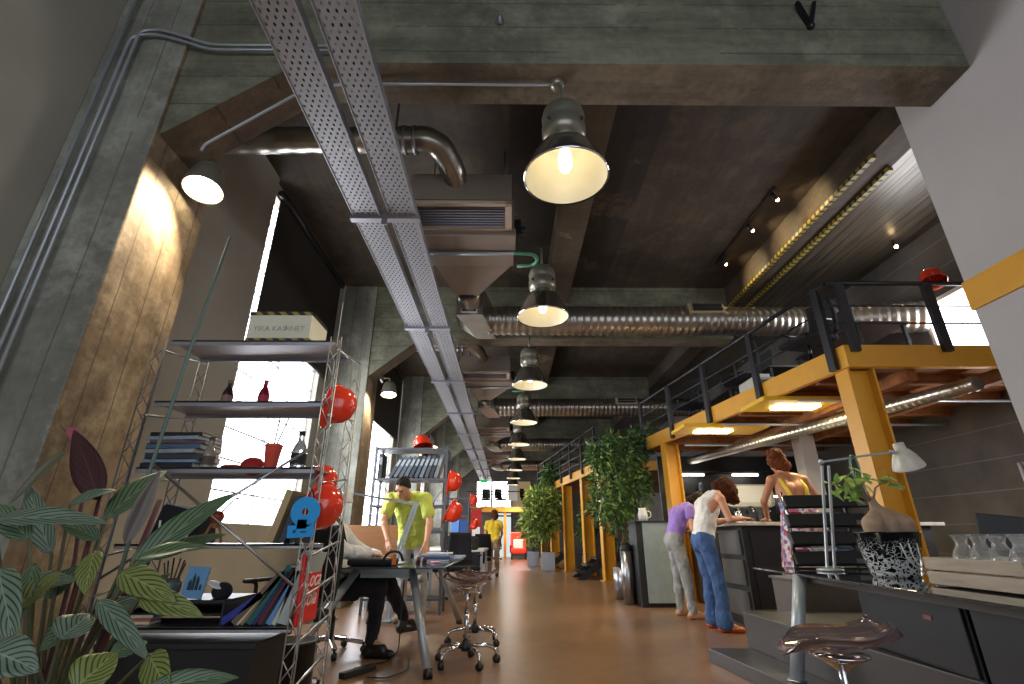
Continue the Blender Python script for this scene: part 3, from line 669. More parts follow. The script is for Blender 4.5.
# blue cut-out hanging on the upright
bt = thing('blue_tag', 'bright blue paper cut-out hanging on the right lattice upright', 'tag', (-.94, 2.43, .98))
m_blue = M('bright_blue_card', '1e9be0', .6, var=.05)
def disc_ring(mb, cx, cz, r0, r1, y, t_):
    mb.lathe([(r0,0), (r1,0), (r1,t_), (r0,t_), (r0,0)], (cx, y, cz), 28, rot=Euler((PI/2,0,0)), sm=False); return mb
mb = disc_ring(MB(), -.955, 1.085, .016, .068, 2.435, .006); mb.box((-.965,2.432,1.0), (.12,.006,.055), rot=Euler((0,-.06,0))).bx(-.985,-.94,2.429,2.435,1.01,1.05); mb.build('card', m_blue, bt)
MB().bx(-1.0, -.985, 2.4275, 2.429, .99, 1.005).bx(-.965, -.935, 2.4275, 2.429, .992, 1.0).build('dark_marks', M('dark_blue_ink', '155a8a', .7), bt)
MB().tube(path([(-.955,2.44,1.15), (-.945,2.45,1.2), (-.935,2.46,1.15)], 5, .03), .003, 5).build('loop', m_black, bt)
# red bird-like wooden figure with stick
fg = thing('wooden_figure', 'small red ball figure on stick legs standing on the fourth shelf', 'figurine', (-1.43, 2.55, .946))
MB().ball((-1.43,2.55,1.065), .031).build('head', M('red_brown_wood', '9a3a1c', .4, var=.3), fg)
MB().tube([(-1.415,2.55,1.085), (-1.36,2.55,1.15), (-1.345,2.55,1.152)], [.004,.004,.008], 6).build('stick', m_black, fg)
for dx in (-.055, .045): MB().tube([(-1.43+dx*.3,2.55,1.045), (-1.43+dx,2.55,.947)], .006, 6).build('leg', M('tan_wood', '8a5a38', .6), fg)
MB().box((-1.43,2.55,1.03), (.02,.02,.03)).build('neck', M('tan_wood2', '8a5a38', .6), fg)
# black box between bottom and fourth shelf carrying mug, picture and cap
bb = thing('document_tray', 'black document tray standing on the bottom shelf', 'tray', (-1.55, 2.68, .602))
MB().bx(-1.76, -1.30, 2.53, 2.83, .69, .705).bx(-1.76, -1.75, 2.53, 2.83, .602, .69).bx(-1.31, -1.30, 2.53, 2.83, .602, .69).bx(-1.75, -1.31, 2.82, 2.83, .602, .69).build('tray_body', m_black_plastic, bb, bevel=.002)
MB().bx(-1.75, -1.31, 2.53, 2.82, .645, .65).build('tray_divider', m_black_plastic, bb)
mg = thing('pencil_mug', 'grey round mug holding pencils beside the blue picture', 'mug', (-1.6, 2.58, .706))
MB().lathe([(0,0), (.03,0), (.045,.03), (.047,.06), (.04,.085), (.036,.085), (.04,.06), (.03,.02), (0,.012)], (-1.6,2.58,.706), 20).build('mug_body', M('grey_ceramic', '4b5553', .3), mg)
for i in range(6):
    a = i*1.1; MB().tube([(-1.6+.015*math.cos(a),2.58+.015*math.sin(a),.73), (-1.6+.05*math.cos(a),2.58+.035*math.sin(a),.86+.01*(i % 3))], .0035, 6).build('pencil', [m_black, M('brown_pencil', '5c2b1c', .5)][i % 2], mg)
pc = thing('picture_card', 'blue picture of a dark spired building propped on the tray', 'picture', (-1.475, 2.56, .706))
MB().box((-1.475,2.565,.775), (.1,.008,.135), rot=Euler((-.12,.06,0))).build('card', M('blue_picture', '5d8fb8', .5, var=.12, scale=9), pc)
tw = []
for (dx, w_, h_) in ((-.022,.018,.045), (-.006,.014,.07), (.012,.016,.06), (.03,.012,.025)):
    tw.append((dx, w_, h_))
mb = MB()
for dx, w_, h_ in tw: mb.prism([(-1.475+dx-w_/2, 2.5565, .745), (-1.475+dx+w_/2, 2.5565, .742), (-1.475+dx+w_*.4, 2.5585, .745+h_*.7), (-1.475+dx, 2.5595, .745+h_), (-1.475+dx-w_*.4, 2.5585, .745+h_*.7)], (0, .003, 0))
mb.build('building_print', M('dark_print', '1e3038', .7), pc)
cpb = thing('baseball_hat', 'black cap with white trim lying right of the blue picture', 'hat', (-1.36, 2.6, .706))
MB().ball((-1.36,2.6,.735), .045, (1,1,.9)).build('crown', m_fabric_black, cpb); MB().ball((-1.38,2.57,.765), .04, (1,.7,.16), rot=Euler((.3,.4,0))).build('trim', m_white, cpb)
for i, c in enumerate(['c7b69a', 'a4583c', 'd3ccba']): flat_book('flat_book', -1.72, 2.6, .602+.0135*i-.0, .0001+.16, .09, .013, .05*i, c, 'thin book lying flat at the far left of the bottom shelf, '+['lowest', 'red middle one', 'top one'][i], 'book', 'flat books on the bottom shelf')
# red panel with white script tied to the right side of the shelf
rp = thing('red_sign', 'red upright sign with white script on the right side of the shelf', 'sign', (-.93, 2.69, .58))
MB().bx(-.965, -.95, 2.5, 2.75, .6, .9).build('panel', M('signal_red', 'd8150f', .3, var=.05, emit='d8150f', es=.0), rp, bevel=.004)
text_part('Coca', .105, (-.949, 2.63, .785), (PI/2, 0, PI/2), m_white, rp); text_part('Cola', .105, (-.949, 2.61, .705), (PI/2, 0, PI/2), m_white, rp)
# black bins under the shelf and beside it
bn = thing('storage_bin', 'large black plastic bin on the floor under the shelf', 'bin', (-1.45, 2.68, 0))
def bin_mb(x0, x1, y0, y1, z1, tp_=.03):
    mb = MB(); a = [mb.b.verts.new(v) for v in ((x0+tp_,y0+tp_,.0),(x1-tp_,y0+tp_,.0),(x1-tp_,y1-tp_,.0),(x0+tp_,y1-tp_,.0))]; b = [mb.b.verts.new(v) for v in ((x0,y0,z1),(x1,y0,z1),(x1,y1,z1),(x0,y1,z1))]
    c = [mb.b.verts.new(v) for v in ((x0+.008,y0+.008,z1),(x1-.008,y0+.008,z1),(x1-.008,y1-.008,z1),(x0+.008,y1-.008,z1))]; d = [mb.b.verts.new(v) for v in ((x0+tp_+.008,y0+tp_+.008,.02),(x1-tp_-.008,y0+tp_+.008,.02),(x1-tp_-.008,y1-tp_-.008,.02),(x0+tp_+.008,y1-tp_-.008,.02))]
    mb._f(a); mb._f(d)
    for i in range(4):
        j = (i+1) % 4; mb._f([a[i],a[j],b[j],b[i]]); mb._f([b[i],b[j],c[j],c[i]]); mb._f([c[i],c[j],d[j],d[i]])
    return mb
bin_mb(-1.8, -1.12, 2.5, 2.86, .54).build('bin_body', m_black_plastic, bn, bevel=.004)
MB().bx(-1.815, -1.105, 2.485, 2.875, .515, .54).build('rim', m_black_plastic, bn, bevel=.004)
wb = thing('waste_basket', 'black waste basket behind the right shelf upright', 'bin', (-1.22, 3.2, 0))
MB().lathe([(0,.0), (.11,0), (.14,.42), (.147,.42), (.147,.435), (.13,.435), (.105,.02), (0,.02)], (-1.22,3.2,0), 24).build('basket', m_black_plastic, wb)
# green cane leaning in front of the shelf
cn = thing('bamboo_cane', 'long thin green cane leaning up in front of the shelf', 'cane', (-1.62, 2.36, 0))
MB().tube([(-1.70,2.36,.6), at(150,470,Y=2.36), at(190,350,Y=2.37), at(230,237,Y=2.38)], [.009,.009,.009,.007], 10).build('cane', M('green_cane', '566b62', .5), cn)
MB().tube([(-1.70,2.36,0), (-1.70,2.36,.62)], .014, 10).lathe([(0,0), (.09,0), (.09,.015), (.015,.03)], (-1.70,2.36,0), 20).build('foot', m_black, cn)
# hard hats
def make_hat():
    H = thing('hard_hat', 'x', 'helmet', (0,0,0), 'red hard hats')
    prof = [(1.0,0), (.985,.25), (.93,.5), (.82,.72), (.62,.89), (.35,.98), (0,1.0)]
    mb = MB(); mb.lathe([(r*.108, z*.15) for r, z in prof], seg=28)
    for v in mb.b.verts: v.co.x *= 1.2
    mb.build('dome', m_red, H)
    mb = MB(); N = 36
    vi = [mb.b.verts.new((1.2*.106*math.cos(a), .106*math.sin(a), .008)) for a in (2*PI*k/N for k in range(N))]
    vo = [mb.b.verts.new(((1.2*.108+.012+.04*max(0, math.cos(a))**2)*math.cos(a), (.108+.012)*math.sin(a), -.006-.006*max(0, math.cos(a)))) for a in (2*PI*k/N for k in range(N))]
    for k in range(N): mb._f([vi[k], vi[(k+1)%N], vo[(k+1)%N], vo[k]], True)
    mb.build('brim', m_red, H, solid=.004)
    mb = MB()
    for yy in (-.03, 0, .03): mb.tube([(1.2*.1*math.cos(a)*math.sqrt(max(0,1-(yy/.108)**2)), yy, .151*math.sin(a)*math.sqrt(1-(yy/.108)**2)) for a in (PI*.12+PI*.76*k/12 for k in range(13))], .006, 6)
    mb.build('crown_ridge', m_red, H)
    MB().lathe([(.1,.01), (.102,.03)], seg=24).build('inner_band', m_black, H)
    return H
hat = make_hat(); hats = [0]
def put_hat(p, rot, lab, s=1.):
    global hat
    o = hat if hats[0] == 0 else dup(hat); hats[0] += 1
    o.location = p; o.rotation_euler = rot; o.scale = (s,)*3; o['label'] = lab
put_hat(at(334,404,Y=2.6), (R(8), R(104), R(-4)), 'red hard hat hanging upper right on the near shelf', .8)
put_hat(at(319,504,Y=2.6), (R(10), R(115), R(-20)), 'red hard hat hanging beside the blue tag', .86)
put_hat(at(318,482,Y=2.75), (R(-10), R(70), R(10)), 'red hard hat hanging behind and above the one with the blue tag', .66)
put_hat(at(423,446,Y=7.6), (R(-20), 0, R(60)), 'red hard hat on top of the binder shelf', 1.15)
put_hat(at(450,481,Y=7.5), (R(5), R(95), 0), 'red hard hat hanging upper right on the binder shelf', 1.15)
put_hat(at(450,510,Y=7.5), (R(5), R(115), 0), 'red hard hat hanging lower right on the binder shelf', 1.2)
put_hat(at(471,500,Y=12.8), (R(5), R(95), 0), 'red hard hat hanging upper right on the farther shelf', 1.1)
put_hat(at(472,523,Y=12.8), (R(5), R(110), 0), 'red hard hat hanging lower right on the farther shelf', 1.1)
put_hat(Vector((4.6, 4.6, 3.548)), (R(-6), R(8), R(40)), 'red hard hat hung at the top of the mezzanine rail beside the white wall', 1.0)
sb = thing('striped_bag', 'black bag with white stripes standing at the left of the fourth shelf', 'bag', (-1.62, 2.64, .946))
MB().prism([(-1.76,2.56,.947), (-1.5,2.56,.947), (-1.53,2.56,1.09), (-1.72,2.56,1.13)], (0,.16,0)).build('bag_body', m_fabric_black, sb, bevel=.015)
mb = MB()
for i in range(4): mb.prism([(-1.70+.045*i,2.557,.955), (-1.69+.045*i,2.557,.955), (-1.705+.045*i,2.557,1.05), (-1.715+.045*i,2.557,1.05)], (0,.004,0))
mb.build('white_stripes', m_white, sb)
# ================================================================ LEFT WORK AREA
def lbin(x, y, z, t_, h, d, lean, col, lab):
    o = thing('binder', lab, 'binder', (x, y, z), 'binders on the second shelf unit'); o.rotation_euler = (0, lean, 0)
    mc = M('binder_'+col, col, .5, var=.1)
    MB().bx(x-t_, x-t_+.004, y, y+d, z, z+h).bx(x-.004, x, y, y+d, z, z+h).bx(x-t_, x, y, y+.004, z, z+h).build('cover', mc, o)
    MB().bx(x-t_+.006, x-.006, y+.01, y+d-.02, z+.01, z+h-.01).build('paper', m_pages, o)
    MB().bx(x-t_+.01, x-.01, y-.001, y, z+h*.55, z+h*.85).build('spine_label', M('binder_label', '9aa0a6', .7), o)
def steel_shelf(x0, x1, y0, y1, zs, lab):
    s = thing('steel_shelf', lab, 'shelf', ((x0+x1)/2, (y0+y1)/2, 0))
    for z in zs: MB().bx(x0, x1, y0, y1, z-.03, z).build('shelf_board', m_shelf_dark, s, bevel=.003)
    for x in (x0, x1):
        for y in (y0, y1): MB().bx(x-.018, x+.018, y-.018, y+.018, 0, zs[0]+.01).build('upright', m_shelf_dark, s)
    MB().tube([(x0,y1,.3), (x1,y1,zs[1])], .006, 6).tube([(x1,y1,.3), (x0,y1,zs[1])], .006, 6).build('cross_brace', m_shelf_dark, s)
    return s
steel_shelf(-2.0, -.93, 7.5, 7.9, (2.25, 1.80, 1.42, 1.06, .6, .2), 'steel shelf full of binders beyond the man in the yellow polo')
bc = ['3a3f48', '565d64', '4b5058', '4d5a66', '31353d', '3f4d5a', '666c72', '454c58', '2d3036', '73787c']
x = -1.83; place = ['leftmost', 'second from left', 'third from left', 'fourth from left', 'fifth from left', 'fifth from right', 'fourth from right', 'third from right', 'second from right', 'rightmost']
lbin(-1.9, 7.52, 1.802, .06, .36, .27, 0, '2b2d33', 'dark upright binder at the left end of the binder shelf')
for i, c in enumerate(bc):
    x += .078 if i < 8 else .07
    lbin(x, 7.52, 1.802, .058, .34, .27, R(30-1.6*i), c, 'grey leaning binder on the upper binder shelf, '+place[i])
for i, c in enumerate(['d8d6d0', 'b4b7ba', '7f868c', 'cfcac0', '565d66']):
    flat_book('paper_stack', -1.5+.13*(i % 3), 7.7, 1.422+.0405*(i//3) if i < 3 else 1.062, .3 if i < 3 else .34, .25, .04, 0, c, ['white paper stack, left on the middle binder shelf', 'grey paper stack, middle of the middle binder shelf', 'dark paper stack, right on the middle binder shelf', 'pale paper stack left on the lower binder shelf', 'dark paper stack right on the lower binder shelf'][i], 'paper stack', 'paper stacks on the binder shelf') if i not in (1,4) else flat_book('paper_stack', -1.1, 7.7, 1.422 if i == 1 else 1.062, .24, .25, .05, 0, c, 'grey paper stack at the right end of the middle binder shelf' if i == 1 else 'dark paper stack at the right end of the lower binder shelf', 'paper stack', 'paper stacks on the binder shelf')
steel_shelf(-1.6, -.98, 12.7, 13.1, (1.9, 1.5, 1.1, .7, .3), 'blue filled steel shelf farther down the left side')
for i, (x, z, c, lb) in enumerate([(-1.35,1.5,'2f6fc0','blue box on the upper board of the farther shelf'), (-1.1,1.5,'31353d','black box on the upper board of the farther shelf'), (-1.3,1.1,'5a86c8','light blue box on the middle board of the farther shelf'), (-1.08,1.1,'274a8a','navy box on the middle board of the farther shelf'), (-1.2,.7,'38465e','slate box on the lower board of the farther shelf')]):
    b = thing('file_box', lb, 'box', (x, 12.85, z), 'boxes on the farther shelf')
    MB().bx(x-.1, x+.1, 12.72, 13.0, z+.001, z+.27).build('carton', M('file_box_'+c, c, .5), b, bevel=.005); MB().bx(x-.105, x+.105, 12.715, 13.005, z+.24, z+.28).build('lid', M('lid_'+c, c, .4), b, bevel=.004)
# trestle desk with glass top
dk = thing('trestle_desk', 'glass desk on grey trestle legs at the left front', 'desk', (-1.1, 5.5, 0))
MB().bx(-1.62, -.54, 4.5, 6.6, .728, .74).build('glass_top', M('dark_desk_glass', '3a4448', .08, var=.05, coat=.4), dk, bevel=.003)
for yy, s_ in ((4.72, -1), (6.35, 1)):
    for xa, xb in ((-1.32, -1.68), (-.84, -.60)):
        MB().tube([(xa,yy,.715), (xb,yy+s_*.42,.05)], .034, 16).build('leg', m_alu, dk)
        MB().tube([(xb+.0,yy+s_*.415,.055), (xb+(xb-xa)*.04,yy+s_*.44,0)], .037, 16).build('foot', m_black, dk)
    MB().bx(-1.45, -.7, yy-.03, yy+.03, .69, .727).build('trestle_bar', m_alu, dk)
MB().bx(-1.3, -.85, 4.75, 6.3, .645, .7).build('cable_shelf', M('grey_translucent_panel', '8fa2a6', .3), dk)
# laptop, lamp, papers
lp = thing('laptop', 'black laptop bag lying on the glass desk beside the seated person', 'bag', (-1.25, 4.85, .741))
MB().box((-1.22,4.85,.77), (.4,.3,.055)).build('bag_body', m_fabric_black, lp, bevel=.02)
MB().tube(path([(-1.1,4.7,.79), (-1.05,4.66,.86), (-.95,4.68,.86), (-.93,4.72,.78)], 5, .05), .011, 8).build('handle', M('black_orange_strap', '2a1c16', .7), lp)
MB().bx(-1.02, -.985, 4.69, 4.7, .75, .83).build('orange_tag', M('orange_label', 'c8692c', .6), lp)
ln = thing('desk_lamp', 'silver jointed desk lamp with angled arm on the glass desk', 'lamp', (-1.05, 5.3, .741))
MB().lathe([(0,0), (.12,0), (.12,.012), (.03,.022), (.02,.05)], (-1.08,5.1,.741), 28).build('base', m_alu, ln)
MB().bar((-1.085,5.1,.78), (-.93,5.12,1.30), .022).bar((-1.055,5.1,.78), (-.90,5.12,1.30), .022).build('lower_arm', m_alu, ln)
MB().bar((-.915,5.12,1.28), (-1.55,5.1,1.385), .02).build('upper_arm', m_alu, ln)
MB().lathe([(.075,0), (.07,.03), (.045,.09), (.03,.1), (.03,.15), (0,.155)], (-1.62,5.1,1.30), 22).build('lamp_head', M('white_lamp_enamel', 'd5d4cc', .35), ln)
# sheets of paper and magazines on the desk end
for i in range(6):
    flat_book('magazine', -.78+.03*(i % 2), 5.75+.04*(i % 3), .7415+.0135*i, .34-.01*i, .26, .013, .1*(i % 3-1), ['c9cdd6','8f9fc6','d9d9de','6f8ab8','b3b8c8','dedee2'][i], 'magazine in the pile on the glass desk, '+['lowest', 'second from the bottom', 'third from the bottom', 'third from the top', 'second from the top', 'topmost'][i], 'magazine', 'magazines piled on the glass desk')
for i in range(3): flat_book('magazine', -.68+.02*i, 6.15, .7415+.0145*i, .3, .24, .014, -.15+.1*i, ['7d86a0','cfd2da','a6b4cc'][i], 'magazine in the back pile on the glass desk, '+['lowest', 'middle', 'topmost'][i], 'magazine', 'magazines in the back pile on the desk')
for i, (x, y) in enumerate(((-.9,5.35), (-.84,5.38), (-.92,5.43))): single('marker_pot', MB().lathe([(0,0), (.022,0), (.024,.05), (.02,.05), (.0,.01)], (x,y,.741), 14), M('dark_red_pot', '4a2420', .5), ['dark red pot on the desk, nearest', 'dark red pot on the desk, right one', 'dark red pot on the desk, farthest'][i], 'pot', 'small dark red pots on the desk')
single('phone', MB().box((-.72,5.3,.748), (.08,.15,.012), .4), M('pink_case', 'c98f9c', .3), 'pink phone lying on the glass desk', 'phone', bevel=.004)
# wooden panel behind the desk
wp = thing('wooden_screen', 'brown wooden desk screen behind the man in yellow polo', 'screen', (-2.0, 7.0, 0))
MB().bx(-2.3, -1.45, 6.98, 7.01, .72, 1.13).build('panel', M('brown_plywood', '8a5d38', .5, var=.1, stretch=(.3,1,6)), wp, bevel=.003)
for x in (-2.25, -1.5): MB().bx(x-.02, x+.02, 6.97, 7.02, 0, .72).bx(x-.05, x+.05, 6.8, 7.2, 0, .02).build('leg', m_alu, wp)
# office chair prototype
def make_chair():
    c = thing('office_chair', 'x', 'chair', (0,0,0), 'black office chairs')
    for i in range(5):
        a = 2*PI*i/5+.3; q = Vector((math.cos(a), math.sin(a), 0))
        arm = MB().bar(q*.03+Vector((0,0,.13)), q*.30+Vector((0,0,.085)), .045, .03).build('base_arm', m_chrome, c, bevel=.006)
        MB().lathe([(.0,-.02), (.03,-.02), (.033,0), (.03,.02), (0,.02)], q*.31+Vector((0,0,.033)), 14, rot=Euler((PI/2,0,a))).bar(q*.305+Vector((0,0,.04)), q*.305+Vector((0,0,.09)), .02).build('caster', m_black, c)
    MB().tube([(0,0,.1), (0,0,.30)], .032, 14).tube([(0,0,.3), (0,0,.44)], .02, 14).build('gas_column', m_black, c)
    MB().box((0,0,.48), (.5,.48,.075)).build('seat', m_fabric_black, c, bevel=.03)
    MB().grid(lambda u, v: ((u-.5)*.46*(1-.15*v), -.26-.05*math.sin(PI*v*.8)+.05*(2*(u-.5))**2-.03, .56+.5*v), 10, 8).build('backrest', m_fabric_black, c, solid=.04)
    MB().tube(path([(0,-.1,.45), (0,-.32,.46), (0,-.32,.75)], 6, .08), .02, 10).build('back_stem', m_black, c)
    for s in (-1, 1): MB().tube(path([(s*.2,.0,.46), (s*.29,.0,.47), (s*.29,0,.68), (s*.29,.12,.69), (s*.29,-.14,.69)], 5, .04), .014, 8).build('armrest', m_black, c)
    return c
ch = make_chair(); ch.location = (-1.62, 5.12, 0); ch.rotation_euler = (0, 0, R(-80)); ch['label'] = 'black office chair under the seated person in white'
CHG = None
def put_chair(x, y, z, rz, lab): return dup(ch, (x, y, z), rz, lab)
put_chair(-1.55, 3.75, 0, R(150), 'black office chair behind the near shelf with chrome star base')
put_chair(-.78, 9.4, 0, R(200), 'black office chair in front of the dark far desk')
put_chair(-.72, 13.25, 0, R(20), 'black office chair under the far end of the dark desk')
# stools with transparent seats
def make_stool():
    s = thing('acrylic_stool', 'x', 'stool', (0,0,0), 'clear acrylic swivel stools')
    for i in range(5):
        a = 2*PI*i/5+.2; q = Vector((math.cos(a), math.sin(a), 0)); z = Vector((0,0,1))
        MB().tube(path([q*.03+z*.14, q*.2+z*.13, q*.255+z*.10, q*.26+z*.06], 5, .06), [.016]*2+[.015]*0+[.014]*(len(path([q*.03+z*.14, q*.2+z*.13, q*.255+z*.10, q*.26+z*.06], 5, .06))-2), 10).build('base_arm', m_chrome, s)
        MB().lathe([(0,-.022), (.028,-.022), (.031,0), (.028,.022), (0,.022)], q*.262+z*.032, 14, rot=Euler((PI/2,0,a+.7))).build('caster', m_black, s)
    MB().lathe([(.0,.1), (.04,.1), (.045,.13), (.03,.17), (.022,.18), (0,.18)], seg=18).build('hub', m_black, s)
    MB().tube([(0,0,.17), (0,0,.40)], .02, 14).tube([(0,0,.4), (0,0,.55)], .014, 14).build('column', m_chrome, s)
    MB().lathe([(.014,.52), (.06,.55), (.1,.57), (.1,.575), (0,.575)], seg=20).build('seat_plate', m_chrome, s)
    def f(u, v):
        x, y = (u-.5)*2, (v-.5)*2; k = math.sqrt(max(1e-6, 1-.35*min(1, (x*y)**2)*1.4))
        return (x*.215*k, y*.2*k, .60+.055*abs(x)**2.2*(1 if x < 0 else .7)+.05*max(0, -y)**2-.03*max(0, y)**2)
    MB().grid(f, 14, 14).build('seat', m_smoke, s, solid=.012)
    return s
st = make_stool(); st.location = (-.35, 4.72, 0); st['label'] = 'clear acrylic swivel stool nearest the camera beside the glass desk'
dup(st, (-.33, 5.55, 0), .5, 'clear acrylic swivel stool behind the nearest one')
# power strip and cable under the desk
ps = thing('power_strip', 'dark power strip with cable on the floor under the desk', 'power strip', (-1.2, 4.6, 0))
MB().box((-1.15,4.42,.022), (.06,.34,.04), -.5).build('strip', m_black_plastic, ps, bevel=.006)
MB().tube(path([(-1.22,4.56,.01), (-1.0,4.8,.01), (-1.0,5.2,.01), (-1.02,5.3,.3), (-1.02,5.32,.59)], 5, .1), .006, 6).tube(path([(-1.05,4.3,.01), (-.9,4.25,.01), (-.78,4.5,.01), (-.85,4.9,.01)], 5, .1), .005, 6).build('cable', m_black, ps)
# far desks
def desk(x0, x1, y0, y1, lab, top):
    d = thing('desk', lab, 'desk', ((x0+x1)/2, (y0+y1)/2, 0), 'desks along the left side')
    MB().bx(x0, x1, y0, y1, .715, .745).build('desk_top', top, d, bevel=.004)
    for x in (x0+.05, x1-.05):
        for y in (y0+.05, y1-.05): MB().bx(x-.025, x+.025, y-.025, y+.025, 0, .715).build('leg', m_alu, d)
    MB().bx(x0+.06, x1-.06, y0+.08, y0+.1, .35, .7).build('modesty_panel', m_black, d)
    return d
desk(-2.1, -.47, 10.4, 13.6-1.0, 'white edged desk carrying the black printer', m_white)
desk(-2.1, -.5, 13.8, 15.4, 'white edged desk beside the woman in yellow', m_white)
pr = thing('printer', 'large black printer on the white edged far desk', 'printer', (-1.0, 10.9, .746))
MB().bx(-1.35, -.62, 10.6, 11.2, .746, .98).build('body', m_black_plastic, pr, bevel=.03); MB().bx(-1.25, -.72, 10.58, 10.62, .80, .84).build('paper_slot', m_grey_lam, pr); MB().box((-.98,10.9,.995), (.6,.5,.03)).build('lid', m_black_plastic, pr, bevel=.01)
single('open_notebook', MB().box((-.56,11.6,.757), (.22,.3,.02), .2), m_white, 'white notebook on the far desk right of the printer', 'notebook', bevel=.004)
desk(-2.2, -1.15, 8.3, 9.9, 'dark desk behind the binder shelf', m_blackm)
# ================================================================ RIGHT SIDE: BAR, PLATFORM, GLASS TABLE
ct = thing('bar_counter', 'black bar counter with pale worktop under the mezzanine', 'counter', (3.7, 6.7, 0))
MB().bx(2.86, 5.2, 6.36, 7.1, 0, 1.11).build('cabinet_body', m_blackm, ct, bevel=.006)
MB().bx(2.74, 5.3, 6.25, 7.2, 1.11, 1.15).build('worktop', M('pale_stone_worktop', 'c9c8c2', .3), ct, bevel=.004)
for i in range(3): MB().bx(2.838, 2.86, 6.42, 7.04, .1+.34*i, .38+.34*i).build('end_panel', m_grey_lam, ct, bevel=.003)
for i in range(3): MB().bx(2.95+.76*i, 3.65+.76*i, 6.345, 6.36, .08, 1.05).build('front_panel', m_blackm, ct, bevel=.004)
# things on the bar
cm = thing('coffee_machine', 'white and black coffee machine standing behind the bar counter', 'coffee machine', (3.55, 7.6, 1.0))
bkc = thing('back_counter', 'dark back counter behind the bar', 'counter', (4.0, 8.9, 0)); MB().bx(3.1, 5.9, 8.6, 9.2, 0, 1.05).build('cabinet_body', m_blackm, bkc, bevel=.005); MB().bx(3.06, 5.92, 8.56, 9.22, 1.05, 1.08).build('worktop', m_grey_lam, bkc, bevel=.003)
cm.location = (3.75, 8.85, 1.081)
MB().bx(3.75, 4.6, 8.68, 9.1, 1.44, 1.84).build('hood', m_white, cm, bevel=.1); MB().bx(3.75, 4.6, 8.75, 9.1, 1.081, 1.5).build('body', m_black, cm, bevel=.02); MB().bx(3.8, 4.55, 8.62, 8.76, 1.085, 1.13).build('drip_tray', m_steel, cm, bevel=.004)
for x in (3.9, 4.15, 4.4): MB().tube([(x,8.72,1.42), (x,8.66,1.42), (x,8.62,1.36)], .022, 10).tube([(x,8.66,1.4), (x,8.56,1.38)], .014, 8).build('group_head', m_chrome, cm)
# sheet of a back wall with shelves and lit strips
bw = thing('wall_shelf', 'dark wall shelf with white strip lights behind the bar', 'shelf', (4.5, 9.9, 0))
MB().bx(3.0, 6.1, 9.95, 10.0, 0, 2.5).build('back_panel', m_blackm, bw)
for z in (1.35, 1.75, 2.15): MB().bx(3.1, 6.1, 9.65, 9.95, z, z+.03).build('shelf_board', m_blackm, bw)
for i, (x, z) in enumerate(((3.55,2.12), (4.6,2.12), (5.3,1.72), (3.9,1.72))): MB().bx(x-.25, x+.25, 9.66, 9.7, z-.03, z).build('strip_light', M('strip_glow', 'ffffff', .5, emit='fff8ee', es=9), bw)
m_jar = M('pale_crockery', 'c5c2ba', .35); jc = ['c9c6bd', '8d8378', '3f4a52', 'b09a7a', 'd6d3ca', '6d2f28', '4c5a48']
for i in range(12):
    x = 3.3+.22*i; z = 1.38 if i % 2 else 1.78; h = .14+.05*((i*5) % 3)
    single('jar', MB().lathe([(0,0), (.05,0), (.055,.02), (.055,h*.7), (.035,h*.85), (.035,h), (0,h)], (x, 9.78, z), 14), M('jar_'+jc[i % 7], jc[i % 7], .3), ('lower' if i % 2 else 'upper')+' shelf jar behind the bar, '+['first','second','third','fourth','fifth','sixth'][i//2]+' from the left', 'jar', 'jars on the shelf behind the bar')
tn = thing('espresso_tools', 'dark tray of bar tools on the counter in front of the coffee machine', 'tray', (3.2, 6.9, 1.151))
MB().bx(2.98, 3.5, 6.78, 7.05, 1.151, 1.17).build('tray', m_steel, tn, bevel=.004); MB().lathe([(0,0), (.05,0), (.05,.11), (.042,.13), (0,.13)], (3.1,6.92,1.17), 16).build('steel_pitcher', m_chrome, tn)
MB().tube(path([(3.35,6.92,1.17), (3.35,6.92,1.35), (3.25,6.9,1.37), (3.24,6.9,1.30)], 5, .05), .014, 10).build('tap', m_black, tn); MB().bx(3.4, 3.48, 6.86, 6.98, 1.17, 1.3).build('grinder', m_black, tn, bevel=.01)
single('paper_menu', MB().box((2.98,6.5,1.153), (.3,.21,.004), .2), m_white, 'white paper sheet on the counter in front of the leaning women', 'paper')
# tall grey cabinet and black edge, cup on it
gc = thing('recycling_cabinet', 'tall grey cabinet with black side left of the two women', 'cabinet', (2.35, 8.35, 0))
MB().bx(2.12, 2.60, 8.2, 8.7, .06, 1.2).build('grey_front', M('grey_green_panel', '8d999b', .4, .2), gc, bevel=.008); MB().bx(2.02, 2.12, 8.22, 8.72, .0, 1.2).build('black_side', m_black_plastic, gc, bevel=.006); MB().bx(2.0, 2.64, 8.18, 8.74, 1.2, 1.225).build('top', m_black_plastic, gc, bevel=.004); MB().bx(2.12, 2.6, 8.24, 8.68, 0, .06).build('plinth', m_black, gc)
pt = thing('pitcher', 'small white pitcher on top of the grey cabinet', 'pitcher', (2.2, 8.4, 1.226)); MB().lathe([(0,0), (.07,0), (.075,.1), (.06,.17), (.065,.2), (.055,.2), (.05,.16), (0,.02)], (2.2,8.4,1.226), 20).build('body', m_white, pt); MB().tube(path([(2.27,8.4,1.27), (2.33,8.4,1.29), (2.33,8.4,1.37), (2.265,8.4,1.38)], 5, .03), .01, 8).build('handle', m_white, pt)
ws = thing('waste_bin', 'slim silver and black bin left of the grey cabinet', 'bin', (1.97, 8.45, 0)); MB().lathe([(0,0), (.1,0), (.1,.78), (0,.78)], (1.93,8.62,0), 20).build('body', m_steel, ws); MB().lathe([(.102,.78), (.104,.82), (.07,.88), (0,.9)], (1.93,8.62,0), 20).build('lid', m_black_plastic, ws)
